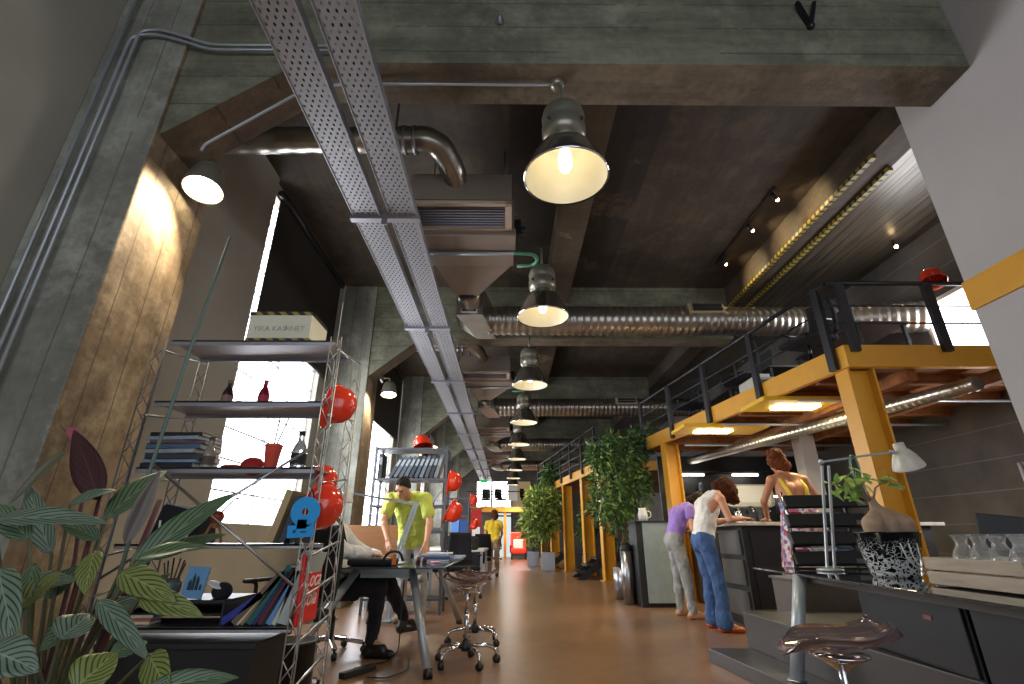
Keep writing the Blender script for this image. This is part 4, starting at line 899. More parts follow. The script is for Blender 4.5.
# stepped platform
sp_ = thing('stepped_platform', 'dark stepped platform at the right front, two low tiers', 'platform', (2.6, 3.5, 0))
m_tier = M('dark_grey_tier', '3d3a38', .35, var=.1, scale=2)
mb = MB().prism([(1.71,4.82,0), (2.11,4.82,0), (2.16,1.7,0), (1.99,1.7,0)], (0,0,.1)); mb.build('lower_tier', m_tier, sp_, bevel=.004)
mb = MB().prism([(2.04,4.7,.0), (3.5,4.7,0), (3.5,4.31,0), (2.21,4.31,0), (2.36,1.7,0), (2.15,1.7,0), (2.06,3.2,0)], (0,0,.38)) if False else MB().prism([(2.07,4.85,.1), (3.5,4.85,.1), (3.5,1.7,.1), (2.14,1.7,.1)], (0,0,.27)); mb.build('upper_tier', m_tier, sp_, bevel=.004)
MB().prism([(2.13,4.83,0), (3.5,4.83,0), (3.5,1.7,0), (2.18,1.7,0)], (0,0,.1)).build('plinth', m_black, sp_)
rb = thing('raised_bench', 'grey brown raised bench box behind the platform in front of the counter', 'bench', (3.2, 5.3, 0))
MB().prism([(2.66,5.42,0), (3.5,5.42,0), (3.5,4.9,0), (2.66,4.9,0)], (0,0,.6)).build('bench_box', M('grey_brown_panel', '5a524d', .4), rb, bevel=.006); MB().bx(2.64, 3.5, 4.88, 5.44, .6, .62).build('bench_top', m_grey_lam, rb, bevel=.003); MB().bx(2.75, 4.2, 5.46, 6.2, 0, .22).build('rear_step', m_tier, rb)
# glass table
m_leg = M('pale_blue_grey_tube', 'aab4b8', .35, .25)
gt = thing('glass_table', 'dark glass table on round steel leg at the right front', 'table', (2.6, 3, 0))
E0_, E1_ = at(752,567,Z=.74), at(1024,607,Z=.74)
ed = (E1_-E0_).normalized(); nx = Vector((-ed.y, ed.x, 0)); TE = E1_+ed*.5
pts = [E0_+Vector((0,0,-.014)), TE+Vector((0,0,-.014)), TE+nx*.95+Vector((0,0,-.014)), E0_+nx*.95+Vector((0,0,-.014))]
MB().prism(pts, (0,0,.014)).build('glass_top', m_tint, gt, bevel=.002)
def tb(s, t): return E0_+ed*s+nx*t
MB().bar(tb(.6,.2)+Vector((0,0,-.045)), tb(2.9,.2)+Vector((0,0,-.045)), .04, .05).bar(tb(.6,.82)+Vector((0,0,-.045)), tb(2.9,.82)+Vector((0,0,-.045)), .04, .05).bar(tb(.6,.13)+Vector((0,0,-.045)), tb(.6,.82)+Vector((0,0,-.045)), .04, .05).build('under_frame', m_grey_lam, gt)
for s, q in ((.8,.03), (.78,.85), (2.8,.12), (2.8,.85)):
    p = tb(s, q); fz = .37 if q > .5 else .1
    ft = at(797,681,Z=.1) if (q < .5 and s < 1) else Vector((p.x,p.y,fz))
    MB().tube([ft, (p.x,p.y,.725)], .043 if q < .5 else .036, 18).build('leg', m_leg, gt)
    MB().lathe([(0,0), (.06,0), (.06,.008), (.036,.012)], ft+Vector((0,0,.001)), 18).build('foot', m_steel, gt)
# black cabinets under the table
for i, (s, q) in enumerate(((1.6,.5), (2.48,.5))):
    p = tb(s, q); k = thing('pedestal', ['black pedestal cabinet under the glass table, farther one', 'black pedestal cabinet under the glass table, nearer one'][i], 'cabinet', (p.x, p.y, .371), 'pedestals under the glass table')
    a = math.atan2(ed.y, ed.x)+PI/2
    MB().box((p.x,p.y,.371+.168), (.6,.85,.335), a).build('cabinet_body', m_black_plastic, k, bevel=.006)
    for j in range(1): MB().box(Vector((p.x,p.y,.54))-nx*.305, (.02,.82,.31), a).build('drawer', m_black_plastic, k, bevel=.004)
    MB().box(Vector((p.x,p.y,.6))-nx*.318+ed*(.18), (.004,.06,.02), a).build('red_tag', M('dull_red_tag', '8a4a48', .5), k)
# magazine rack of four black slats
rk = thing('slatted_rack', 'black rack of four horizontal slats standing on the far end of the glass table', 'rack', at(826,566,Z=.741))
RY = 4.25
for i, v in enumerate((502, 521, 539, 559)):
    a_, b_ = at(783+i*3.6,v,Y=RY), at(866,v-1,Y=RY)
    MB().bar(a_, b_, .05, .105, up=(0,.35,1)).build('slat', m_black_plastic, rk, bevel=.012)
    MB().box(b_+Vector((-.06,-.035,-.02)), (.09,.004,.035)).build('slat_tag', M('grey_tag', '5b5d5f', .5), rk)
for x in (2.36, 2.86): MB().bar((x,RY+.1,.745), (x-.03,RY+.03,1.28), .022).build('rack_post', m_black, rk)
MB().tube([at(781,492,Y=RY), at(789,520,Y=RY), at(795,572,Y=RY)], .008, 8).build('chrome_rail', m_chrome, rk)
MB().bx(2.3, 2.9, RY+.02, RY+.16, .741, .75).build('rack_base', m_black, rk)
mc_ = ['b85a62', 'cfd0cc', '6b86b0', '7d3a44', 'dadad6', '8a9aa8', 'a34350', 'c8b89a', '586878']
for i in range(9):
    z = [.86,1.0,1.15][i//3]; x = 2.42+.17*(i % 3)
    single('magazine', MB().box((x, RY+.1+.0, z-.04), (.16,.012,.13), rot=Euler((-.25,0,0))), M('magazine_cover_'+mc_[i], mc_[i], .35, var=.5, scale=18), ['bottom row', 'middle row', 'top row'][i//3]+' magazine in the slatted rack, '+['left', 'middle', 'right'][i % 3], 'magazine', 'magazines in the slatted rack')
# jointed table lamp
tl = thing('table_lamp', 'silver lamp with long horizontal arm and bell head above the glass table', 'lamp', at(828,560,Y=4.0))
tl.location.z = .741; bx_, by_ = tl.location.x, 4.0
j1 = at(821,462,Y=4.0); j2 = at(892,452,Y=4.0)
MB().lathe([(0,0), (.09,0), (.09,.015), (.02,.025)], (bx_,by_,.741), 24).build('base', m_alu, tl)
MB().bar((bx_-.02,by_,.75), j1+Vector((0,0,-.03)), .016).bar((bx_+.035,by_,.75), j1+Vector((.055,0,-.03)), .016).build('upright_arm', m_alu, tl)
MB().bar(j1, j2, .016).ball(j1, .022).ball(j2, .02).build('long_arm', m_alu, tl)
hd = Euler((R(12), R(-20), 0))
MB().lathe([(.115,-.14), (.112,-.12), (.085,-.05), (.055,0), (.04,.012), (.04,.06), (0,.065)], j2+Vector((.08,0,.01)), 26, rot=hd).build('bell_head', M('white_grey_enamel', 'b9b5a8', .3), tl)
MB().lathe([(.108,-.132), (.08,-.05), (0,-.005)], j2+Vector((.08,0,.01)), 22, rot=hd).build('bell_inside', m_white, tl)
mb = MB(); pc_ = j1.lerp(j2, .42)
for i in range(3): mb.tube([pc_+Vector((.035*math.cos(a)+.01*i-.01, -.03+.012*i, -.085+.1*math.sin(a))) for a in (2*PI*k/14 for k in range(14))], .007, 6, close=True)
gcord = mb; gcord.center = True; tag(gcord.build('green_cord', M('green_cord_plastic', '5c8468', .5)), 'loop of green cord hanging over the lamp arm', 'cord')
# bonsai in patterned pot
PX, PY = 2.47, 3.4
pot = thing('bonsai_pot', 'swollen trunk bonsai in black pot with white flowers on glass table', 'potted plant', (PX, PY, .741))
t = NT('black_pot_white_flowers'); v = t.coord((1,1,1)); sx = t.n('SeparateXYZ'); t.l(v, sx.inputs[0])
nv = t.n('TexVoronoi', feature='DISTANCE_TO_EDGE'); dv = t.mix(.12, v, t.n('TexNoise').outputs['Color'], 'ADD'); t.l(dv, nv.inputs['Vector']); nv.inputs['Scale'].default_value = 34
nz = t.noise(v, 9, 3); msk = t.math('LESS_THAN', nv.outputs['Distance'], t.math('MULTIPLY', t.math('SUBTRACT', .24, sx.outputs[2]), .75))
msk = t.math('MULTIPLY', msk, t.math('GREATER_THAN', t.math('SUBTRACT', nz, t.math('MULTIPLY', sx.outputs[2], 1.1)), .25))
t.l(t.mix(msk, lin('101216'), lin('c3c6c6')), t.b.inputs['Base Color']); t.set(rough=.18)
MB().lathe([(0,0), (.125,0), (.135,.02), (.185,.26), (.19,.265), (.175,.265), (.165,.23), (0,.225)], (PX,PY,.741), 36).build('pot', t.m, pot)
mb = MB()
for a, b, c in ((0,1.6,.15),(1.3,2,.12),(2.6,1.5,.13)): mb.tube(path([(PX+.09+a*.02,PY-.13,.76), (PX-.02+a*.03,PY-.16,.84), (PX-.05+a*.04,PY-.172,.94)], 4, .04), .004, 6)
mb.build('painted_stems', m_white, pot)
MB().lathe([(0,0), (.165,0)], (PX,PY,.968), 24).build('gravel', M('pale_gravel', 'a39a88', .9, var=.5, scale=90, bump=.5), pot)
m_bark = M('grey_tan_bark', '8a7460', .7, var=.2, scale=12, bump=.3)
def V_(x, y, z): return Vector((PX+x, PY+y, z))
_lb = ((-.095,-.05,.9),(.085,-.045,1.0),(-.02,.06,.95),(-.005,-.07,.75))
TRUNK = [(V_(dx*1.15,dy*1.1,.97), V_(dx*1.05,dy,1.05), .055*s, .072*s, .004) for dx, dy, s in _lb]+[(V_(dx*1.05,dy,1.05), V_(-.01,0,1.15), .066*s, .03, .005) for dx, dy, s in _lb]+[(V_(-.01,0,1.12), V_(-.03,0,1.21), .036, .02, .012)]

# crate of glass carafes on the glass table
p = tb(2.0,.47); ca = math.atan2(ed.y, ed.x)+PI/2+R(0)
cr = thing('wooden_crate', 'weathered grey wooden crate holding glass carafes on the glass table', 'crate', (p.x, p.y, .741))
m_crate = M('weathered_grey_wood', '958a7c', .75, var=.2, scale=4, stretch=(1,1,9), bump=.2)
W_, D_ = .34, .6
ux = Vector((math.cos(ca), math.sin(ca), 0)); uy = Vector((-ux.y, ux.x, 0))
for s in (-1, 1):
    for j in range(2):
        MB().box(p+ux*s*W_/2+Vector((0,0,.038+.068*j)), (.014,D_,.06), ca).build('side_board', m_crate, cr, bevel=.003)
        MB().box(p+uy*s*D_/2+Vector((0,0,.038+.068*j)), (W_-.016,.014,.06), ca).build('end_board', m_crate, cr, bevel=.003)
MB().box(p+Vector((0,0,.058)), (W_-.02,D_-.02,.012), ca).build('bottom_board', m_crate, cr)
m_carafe = NT('whitened_clear_glass'); m_carafe.b.inputs['Base Color'].default_value = (.9,.92,.92,1); m_carafe.set(rough=.06, trans=.9, ior=1.4); m_carafe = m_carafe.m  # diffuse white mixed into the glass to paint in its brightness
def carafe(q, lab):
    c = thing('carafe', lab, 'carafe', (q.x, q.y, .752), 'glass carafes in the crate')
    pr = [(r_*1.15, z_*1.3) for r_, z_ in [(0,.0), (.046,0), (.053,.02), (.052,.07), (.04,.11), (.025,.135), (.023,.15), (.03,.175), (.042,.19), (.039,.19), (.027,.175), (.02,.15), (.022,.135), (.037,.11), (.048,.07), (.049,.02), (0,.008)]]
    pr = [(r_, z_*.78) for r_, z_ in pr]
    MB().lathe(pr, q, 24).build('glass_body', m_carafe, c)
    MB().lathe([(.0,.009), (.05,.012), (.049,.045), (0,.048)], q, 20).build('glint_fill', M('white_glint_fill', 'd9d9d6', .8, scale=80, var=.3), c)  # white fill added to brighten the carafe in place of its glints
names = ['leftmost glass carafe in the crate', 'second glass carafe from the left in the crate', 'third glass carafe from the left in the crate', 'rightmost glass carafe in the crate']
for i in range(4): carafe(p+uy*(.2-.115*i)+ux*(-.03)+Vector((0,0,.055)), names[i])
# tilted monitor behind the crate
p = at(1008,540,Y=3.3); mo = thing('monitor', 'black monitor seen tilted behind the carafes', 'monitor', (p.x, p.y, .741))
MB().box((p.x,p.y,.99), (.26,.03,.24), rot=Euler((R(-12), R(8), R(-28)))).build('screen_case', m_black_plastic, mo, bevel=.008)
MB().box(Vector((p.x,p.y,.99))+Vector((.02,-.017,0)), (.19,.008,.2), rot=Euler((R(-12), R(8), R(-28)))).build('screen', M('grey_dark_screen', '5d6468', .25), mo)
MB().bx(p.x-.02, p.x+.02, p.y+.0, p.y+.04, .755, .95).lathe([(0,0), (.1,0), (.1,.014), (0,.016)], (p.x,p.y,.741), 24).build('stand', m_black, mo)
# clear stool at the right
dup(st, (1.22, 2.08, 0), 1.2, 'clear acrylic swivel stool at the right in front of the glass table')
# mezzanine furniture
put_chair(3.8, 5.7, 2.79, R(100), 'black office chair on the mezzanine nearest its front corner')
put_chair(3.62, 7.3, 2.79, R(60), 'black office chair on the mezzanine behind the white box')
put_chair(3.4, 8.9, 2.79, R(110), 'black office chair on the mezzanine at its far end')
def mezz_desk(x, y, lab, lab2):
    d = thing('desk', lab, 'desk', (x, y, 2.79), 'dark desks on the mezzanine')
    MB().bx(x-.35, x+.35, y-.7, y+.7, 3.5, 3.53).build('desk_top', m_blackm, d)
    for sx_ in (-1, 1):
        for sy_ in (-1, 1): MB().bx(x+sx_*.3-.02, x+sx_*.3+.02, y+sy_*.65-.02, y+sy_*.65+.02, 2.79, 3.5).build('leg', m_black, d)
    m = thing('monitor', lab2, 'monitor', (x, y, 3.531), 'monitors on the mezzanine desks')
    MB().box((x-.02,y,3.79), (.05,.56,.36)).build('screen_case', m_black_plastic, m, bevel=.01); MB().bx(x, x+.03, y-.03, y+.03, 3.54, 3.75).box((x,y,3.537), (.2,.25,.012)).build('stand', m_black, m)
mezz_desk(4.75, 6.3, 'dark desk on the mezzanine nearest the window', 'black monitor on the mezzanine desk nearest the window'); mezz_desk(4.5, 8.0, 'dark desk on the mezzanine at mid length', 'black monitor on the mid mezzanine desk'); mezz_desk(4.4, 9.3-.0, 'dark desk at the far end of the mezzanine', 'black monitor at the far end of the mezzanine')
wbx = at(758,372,Y=6.6); wb_ = thing('white_case', 'off white plastic case on the mezzanine edge behind the rail', 'box', (wbx.x+.05, 6.6, 2.791))
MB().bx(wbx.x-.2, wbx.x+.22, 6.4, 6.85, 2.791, 3.05).build('case_body', M('off_white_plastic', 'b8b4a4', .5), wb_, bevel=.02); MB().bx(wbx.x-.205, wbx.x+.1, 6.39, 6.4, 2.83, 3.0).build('vent_panel', m_grey_lam, wb_); MB().bx(wbx.x-.1, wbx.x+.1, 6.5, 6.52, 3.05, 3.12).build('handle', m_white, wb_)
# far end: red lounge chair and others
rx = at(518,556,Z=0); rc_ = thing('red_armchair', 'bright red high backed chair at the far end of the hall', 'chair', (.52, 26.2, 0))
m_rch = M('red_leather_lit_glow', 'f03a24', .3, emit='ff3a20', es=.35)  # emission adds the strong light falling on the chair to its colour
MB().box((.52,26.45,.75), (.8,.14,1.0), rot=Euler((R(-8),0,0))).build('backrest', m_rch, rc_, bevel=.05); MB().box((.52,26.05,.4), (.8,.75,.2)).build('seat', m_rch, rc_, bevel=.05)
MB().box((.52,26.35,.66), (.5,.12,.5)).build('glow_block', M('pale_glow_colour', 'f4e6d8', .6), rc_, bevel=.05)  # pale block painting in the white glow at the centre of the backrest
for s in (-1, 1):
    MB().box((.52+s*.38,26.05,.48), (.1,.75,.34)).build('arm', m_red_dark, rc_, bevel=.03)
    for yy in (25.75, 26.35): MB().bx(.52+s*.34-.03, .52+s*.34+.03, yy-.03, yy+.03, 0, .3).build('leg', m_black, rc_)
light('far_end_fill', 'AREA', (.5, 25.4, 2.6), 60, (1,.93,.85), 1.2)  # added fill over the red chair, no lamp hangs here
for i, x in enumerate((-.6, 1.7)):
    o = put_chair(x, 25.8, 0, R(170+40*i), ['black office chair left of the red chair at the far end', 'black office chair right of the red chair at the far end'][i])
for i, x in enumerate((-1.2, -.4, 1.0, 1.9)): put_chair(x, 27.6, 2.42, R(180+30*i), 'black office chair on the far gallery, '+['leftmost', 'second from left', 'second from right', 'rightmost'][i])
fp = thing('flip_chart', 'white flip chart on the far gallery', 'board', (.2, 27.0, 2.42)); MB().bx(0., .5, 26.98, 27.02, 2.8, 3.6).build('sheet', m_white, fp)
for x in (.03, .47): MB().bx(x-.015, x+.015, 27.02, 27.06, 2.42, 3.6).build('leg', m_alu, fp)
rs = thing('banner', 'red and white hanging banner at the far left', 'banner', at(476,527,Y=20)); MB().box(at(476,527,Y=20), (.4,.02,1.3)).build('cloth', m_red_dark, rs); MB().box(at(476,532,Y=19.97), (.3,.02,.35)).build('white_field', m_white, rs); q = at(476,527,Y=20); MB().bx(q.x-.25, q.x-.22, 20.0, 20.03, 0, q.z+.7).bx(q.x-.25, q.x+.25, 20.0, 20.03, q.z+.66, q.z+.69).bx(q.x-.45, q.x+.05, 19.9, 20.13, 0, .03).build('stand', m_black, rs)
# small black stairs with silver planters at the feet of the far posts
def stairs(x, y, lab):
    s = thing('step_stair', lab, 'stairs', (x, y, 0), 'small black stairs under the far mezzanine')
    for i in range(3): MB().bx(x+.26*i, x+.26*i+.3, y, y+1.0, .17*(i+1)-.04, .17*(i+1)).build('tread', m_black, s)
    MB().prism([(x,y-.02,.0), (x+.2,y-.02,0), (x+.85,y-.02,.42), (x+.85,y-.02,.55), (x+.6,y-.02,.5)], (0,.03,0)).build('stringer', m_black, s)
    MB().prism([(x,y+.99,.0), (x+.2,y+.99,0), (x+.85,y+.99,.42), (x+.85,y+.99,.55), (x+.6,y+.99,.5)], (0,.03,0)).build('stringer', m_black, s)
    MB().bx(x+.8, x+1.6, y, y+1.0, 0, .5).build('landing', m_grey_lam, s)
stairs(1.72, 13.4, 'small black stair beside the first far yellow post'); stairs(1.25, 18.2, 'small black stair farther along the far mezzanine')
def planter_box(x, y, w, h, lab):
    p = thing('planter_box', lab, 'planter', (x, y, 0), 'silver planters at the far posts')
    MB().bx(x-w/2, x+w/2, y-w/2, y+w/2, 0, h).build('box', m_steel, p, bevel=.01); MB().bx(x-w/2+.02, x+w/2-.02, y-w/2+.02, y+w/2-.02, h-.001, h+.004).build('soil', M('dark_soil', '2a211a', .95), p)
    return p
PLB = [planter_box(2.35,15.1,.42,.5,'silver planter beside the second far yellow post'), planter_box(1.3,17.2,.42,.55,'silver planter before the farther black stair'), planter_box(2.8,13.4,.34,.42,'silver planter beside the nearest far yellow post'), planter_box(.95,19.8,.42,.5,'silver planter farthest down the hall on the right')]
# ================================================================ PEOPLE: smooth-blended bodies meshed from distance fields
V = Vector
def _nets(D, org, h):
    S = D < 0; n = np.array(D.shape)
    c = [(i,j,k) for i in (0,1) for j in (0,1) for k in (0,1)]
    sl = lambda o: tuple(slice(o[a], n[a]-1+o[a]) for a in range(3))
    cnt = sum(S[sl(o)].astype(np.int8) for o in c); mix = (cnt > 0) & (cnt < 8)
    I = np.argwhere(mix); vid = -np.ones(mix.shape, np.int64); vid[mix] = np.arange(len(I))
    acc = np.zeros((len(I), 3)); num = np.zeros(len(I))
    val = {o: D[I[:,0]+o[0], I[:,1]+o[1], I[:,2]+o[2]] for o in c}
    for a in c:
        for ax in range(3):
            if a[ax]: continue
            b = list(a); b[ax] = 1; b = tuple(b); A, B = val[a], val[b]
            m = (A < 0) != (B < 0); t = np.where(m, A/np.where(m, A-B, 1), 0)
            p = np.array(a, float)[None] + np.eye(3)[ax][None]*t[:,None]
            acc += p*m[:,None]; num += m
    co = (I+acc/num[:,None])*h+org
    F = []
    for ax in range(3):
        u, w = (ax+1) % 3, (ax+2) % 3
        s0 = [slice(0,None)]*3; s0[ax] = slice(0,-1); s1 = [slice(0,None)]*3; s1[ax] = slice(1,None)
        E = np.argwhere(S[tuple(s0)] != S[tuple(s1)]); E = E[(E[:,u] > 0) & (E[:,w] > 0) & (E[:,u] < n[u]-1) & (E[:,w] < n[w]-1)]
        q = []
        for du, dw in ((-1,-1),(0,-1),(0,0),(-1,0)):
            e = E.copy(); e[:,u] += du; e[:,w] += dw; q.append(vid[e[:,0],e[:,1],e[:,2]])
        q = np.stack(q, 1); fl = S[E[:,0],E[:,1],E[:,2]]; q[~fl] = q[~fl][:,::-1]; F.append(q)
    F = np.concatenate(F); return co, F[(F >= 0).all(1)]
fold_tex = bpy.data.textures.new('folds', 'CLOUDS'); fold_tex.noise_scale = .09; fold_tex.noise_depth = 1
hair_tex = bpy.data.textures.new('locks', 'CLOUDS'); hair_tex.noise_scale = .03; hair_tex.noise_depth = 1
def field(prims, h=.0075, cuts=(), grow=0., k=.02, name='body', mat=None, parent=None, fold=0, tex=None):
    """prims: (p, q, r0, r1[, k]) round cones or ('e', centre, radii, euler[, k]) ellipsoids; cuts: (point, outward normal)"""
    lo = np.array([1e9]*3); hi = -lo
    for P in prims:
        if P[0] == 'e': a = np.array(P[1]); m = max(P[2]); lo = np.minimum(lo, a-m); hi = np.maximum(hi, a+m)
        else:
            for p, r in ((P[0],P[2]), (P[1],P[3])): lo = np.minimum(lo, np.array(p)-r); hi = np.maximum(hi, np.array(p)+r)
    lo -= grow+.03; hi += grow+.03; n = np.ceil((hi-lo)/h).astype(int)+1
    D = np.full(n, .3, np.float32); ax = [lo[i]+h*np.arange(n[i]) for i in range(3)]
    for P in prims:
        kk = P[4] if len(P) > 4 and P[4] is not None else k
        if P[0] == 'e': a0 = np.array(P[1])-max(P[2]); a1 = np.array(P[1])+max(P[2])
        else: a0 = np.minimum(np.array(P[0])-P[2], np.array(P[1])-P[3]); a1 = np.maximum(np.array(P[0])+P[2], np.array(P[1])+P[3])
        m = grow+.05; i0 = np.maximum(((a0-m-lo)/h).astype(int), 0); i1 = np.minimum(((a1+m-lo)/h).astype(int)+2, n)
        X, Y, Z = np.meshgrid(*[ax[i][i0[i]:i1[i]] for i in range(3)], indexing='ij')
        if P[0] == 'e':
            R_ = np.array(P[3].to_matrix()) if P[3] is not None else np.eye(3); c = np.array(P[1]); r = np.array(P[2])
            q = np.stack([X-c[0], Y-c[1], Z-c[2]], -1) @ R_; l0 = np.sqrt(((q/r)**2).sum(-1)); l1 = np.sqrt(((q/r**2)**2).sum(-1))+1e-9
            d = l0*(l0-1)/l1; d = np.where(l0 < .3, -min(r)*.8, d)
        else:
            p, q = np.array(P[0], float), np.array(P[1], float); v = q-p; L = max((v**2).sum(), 1e-9)
            t = np.clip(((X-p[0])*v[0]+(Y-p[1])*v[1]+(Z-p[2])*v[2])/L, 0, 1)
            d = np.sqrt((X-p[0]-t*v[0])**2+(Y-p[1]-t*v[1])**2+(Z-p[2]-t*v[2])**2)-(P[2]+(P[3]-P[2])*t)
        s = tuple(slice(i0[i], i1[i]) for i in range(3)); A = D[s]
        w = np.clip(.5+.5*(A-d)/kk, 0, 1); D[s] = A*(1-w)+d*w-kk*w*(1-w)
    D -= grow
    if cuts:
        X, Y, Z = np.meshgrid(*ax, indexing='ij', sparse=True)
        for p, nn in cuts:
            nn = V(nn).normalized(); D = np.maximum(D, (X-p[0])*nn[0]+(Y-p[1])*nn[1]+(Z-p[2])*nn[2])
    co, F = _nets(D, lo, h)
    off = V((0,0,0)); p = parent
    while p is not None: off += p.location; p = p.parent
    co = co-np.array(off)
    me = bpy.data.meshes.new(name); me.from_pydata(co.tolist(), [], F.tolist()); me.polygons.foreach_set('use_smooth', [True]*len(F))
    me.materials.append(mat); o = bpy.data.objects.new(name, me); C.objects.link(o); o.parent = parent
    md = o.modifiers.new('smooth', 'SMOOTH'); md.factor = .5; md.iterations = 2
    if fold:
        md = o.modifiers.new('folds', 'DISPLACE'); md.texture = tex or fold_tex; md.strength = fold; md.mid_level = .45; md.texture_coords = 'LOCAL'
    return o
def hand(w, d, nrm, side, curl=.5, s=1.):
    """palm, four fingers of unequal length and a thumb; nrm points out of the back of the hand"""
    d = V(d).normalized(); nrm = (V(nrm)-V(nrm).project(d)).normalized(); lat = d.cross(nrm)*side
    pr = []
    for j in range(4):
        o = lat*(.027-.018*j)*s; pr.append((w+o*.6+d*.012, w+o+d*.085*s, .014*s, .0115*s, .012))
    for j, L in enumerate((.072,.08,.075,.058)):
        b = w+lat*(.029-.0195*j)*s+d*.085*s; a1 = .35*curl; a2 = 1.0*curl
        m = b+(d*math.cos(a1)-nrm*math.sin(a1)+lat*(.09-.06*j))*L*.5*s; e = m+(d*math.cos(a2)-nrm*math.sin(a2))*L*.5*s
        pr += [(b, m, .0098*s, .009*s, .004), (m, e, .009*s, .0075*s, .004)]
    t0 = w+lat*.022*s+d*.025*s; t1 = t0+(lat*.75+d*.6-nrm*.25).normalized()*.045*s; t2 = t1+(lat*.25+d*.9-nrm*.3).normalized()*.035*s
    return pr+[(t0, t1, .014*s, .011*s, .008), (t1, t2, .011*s, .009*s, .004)]
SKIN = {}
def skin(c):
    if c not in SKIN: SKIN[c] = M('skin_'+c, c, .5, var=.05, scale=10, sub=.0)
    return SKIN[c]
def person(lab, J, skin_col='c98f6c', top=None, bottom=None, shoe=None, hair=None, f=1., extra=None):
    """J: joint dictionary in world coordinates; f scales girth"""
    base = V(((J['al'].x+J['ar'].x)/2, (J['al'].y+J['ar'].y)/2, min(J['tl'].z, J['tr'].z)-.03))
    P = thing('person', lab, 'person', base)
    sh = (J['sl']-J['sr']).normalized(); hp = (J['pl']-J['pr']).normalized()
    pel = (J['pl']+J['pr'])/2; nk = J['nec']; che = J['che']; wst = pel.lerp(che, .45)
    up = (che-pel).normalized(); fw = sh.cross(up).normalized()
    if fw.dot(J['face']) < 0: fw = -fw
    torso = []
    for s in (-1, 1):
        torso += [(pel+hp*s*.07*f-up*.02, wst+sh*s*.055*f, .105*f, .088*f, .04), (wst+sh*s*.055*f, che+sh*s*.07*f, .088*f, .105*f, .04),
                  (che+sh*s*.07*f, nk.lerp(che,.3)+sh*s*.09*f, .1*f, .065*f, .04)]
    torso += [(nk.lerp(che,.28)+sh*.07, J['sl'], .055*f, .052*f, .03), (nk.lerp(che,.28)-sh*.07, J['sr'], .055*f, .052*f, .03)]
    def leg(h_, k_, a_):
        m = k_.lerp(a_, .32)
        return [(h_, k_, .088*f, .056*f, .03), (k_, m, .054*f, .056*f, .02), (m, a_, .056*f, .036*f, .02)]
    def foot(a_, t_):
        d = (t_-a_); d.z = 0; d.normalize(); hl = V((a_.x, a_.y, t_.z))-d*.035+V((0,0,.008))
        return [(a_, hl, .036, .034, .02), (hl, t_, .034, .028, .02), (a_, a_.lerp(t_,.6), .034, .03, .02)]
    legs = leg(J['pl'], J['kl'], J['al'])+leg(J['pr'], J['kr'], J['ar']); feet = foot(J['al'], J['tl'])+foot(J['ar'], J['tr'])
    def arm(s_, e_, w_):
        m = e_.lerp(w_, .25)
        return [(s_, e_, .05*f, .038*f, .02), (e_, m, .038*f, .038*f, .02), (m, w_, .038*f, .025*f, .02)]
    arms = arm(J['sl'], J['el'], J['wl'])+arm(J['sr'], J['er'], J['wr'])
    hands = hand(J['wl'], J['hl'], J['nl'], 1, J.get('curl', .5))+hand(J['wr'], J['hr'], J['nr'], -1, J.get('curl', .5))
    H = J['hed']; F_ = V(J['face']).normalized(); upH = (H-nk); upH = (upH-upH.project(F_)).normalized() if (upH-upH.project(F_)).length > .02 else V((0,0,1))
    upH = (J['hup']-J['hup'].project(F_)).normalized() if 'hup' in J else upH
    sd = F_.cross(upH)
    rot = Matrix((sd, F_, upH)).transposed().to_quaternion()
    head = [('e', H+upH*.015, (.074,.094,.098), rot, .02), (H-upH*.035+F_*.02, H-upH*.085+F_*.055, .06, .038, .03), (H+F_*.088+upH*.01, H+F_*.108-upH*.03, .011, .016, .012),
            (H+F_*.085+upH*.028+sd*.03, H+F_*.085+upH*.028-sd*.03, .018, .018, .012), (H-upH*.06+F_*.088, H-upH*.068+F_*.09, .018, .016, .015)]
    for s in (-1, 1): head.append((H+sd*s*.074+upH*.015, H+sd*s*.08-upH*.02-F_*.005, .014, .009, .008))
    neck = [(nk-up*.03, H-upH*.05-F_*.015, .056*f, .052*f, .03)]
    field(torso+legs+feet+arms+neck+head+hands, .007, name='body', mat=skin(skin_col), parent=P)
    for s in (-1, 1): MB().ball(H+F_*.086+upH*.012+sd*s*.032, .0125, u=10, v=8).build('eye', M('dark_eye', '1c1512', .2), P)
    MB().ball(H+F_*.1-upH*.052, .012, (1.9,.7,.5), rot=rot.to_euler()).build('mouth', M('lips', 'a8605a', .5), P)
    if top:
        c, sl, hem, g = top['mat'], top.get('sleeve', .5), top.get('hem', 0.), top.get('grow', .014)
        pr = list(torso)
        if sl > 0:
            for a, b in ((J['sl'],J['el']), (J['sr'],J['er'])): pr.append((a, a.lerp(b, min(1, sl)), .054*f, .054*f if sl <= 1 else .046*f, .02))
            if sl > 1:
                for a, b in ((J['el'],J['wl']), (J['er'],J['wr'])): pr.append((a, a.lerp(b, sl-1), .046*f, .034*f, .02))
        cuts = [(pel+up*hem, -up), (nk+up*top.get('neck', .0), (nk-che).normalized()+F_*0)]
        for a, b in (((J['sl'],J['el']), (J['sr'],J['er'])) if 0 < sl <= 1 else ()): pass
        if sl == 0: cuts += [(J['sl']-sh*.045, sh), (J['sr']+sh*.045, -sh)]
        if 'back' in top: cuts.append((che+fw*top['back'], -fw))
        o = field(pr, .009, cuts, g, .02, top.get('name', 'shirt'), c, P, .022)
        if 'label' in top: o['label'] = top['label']
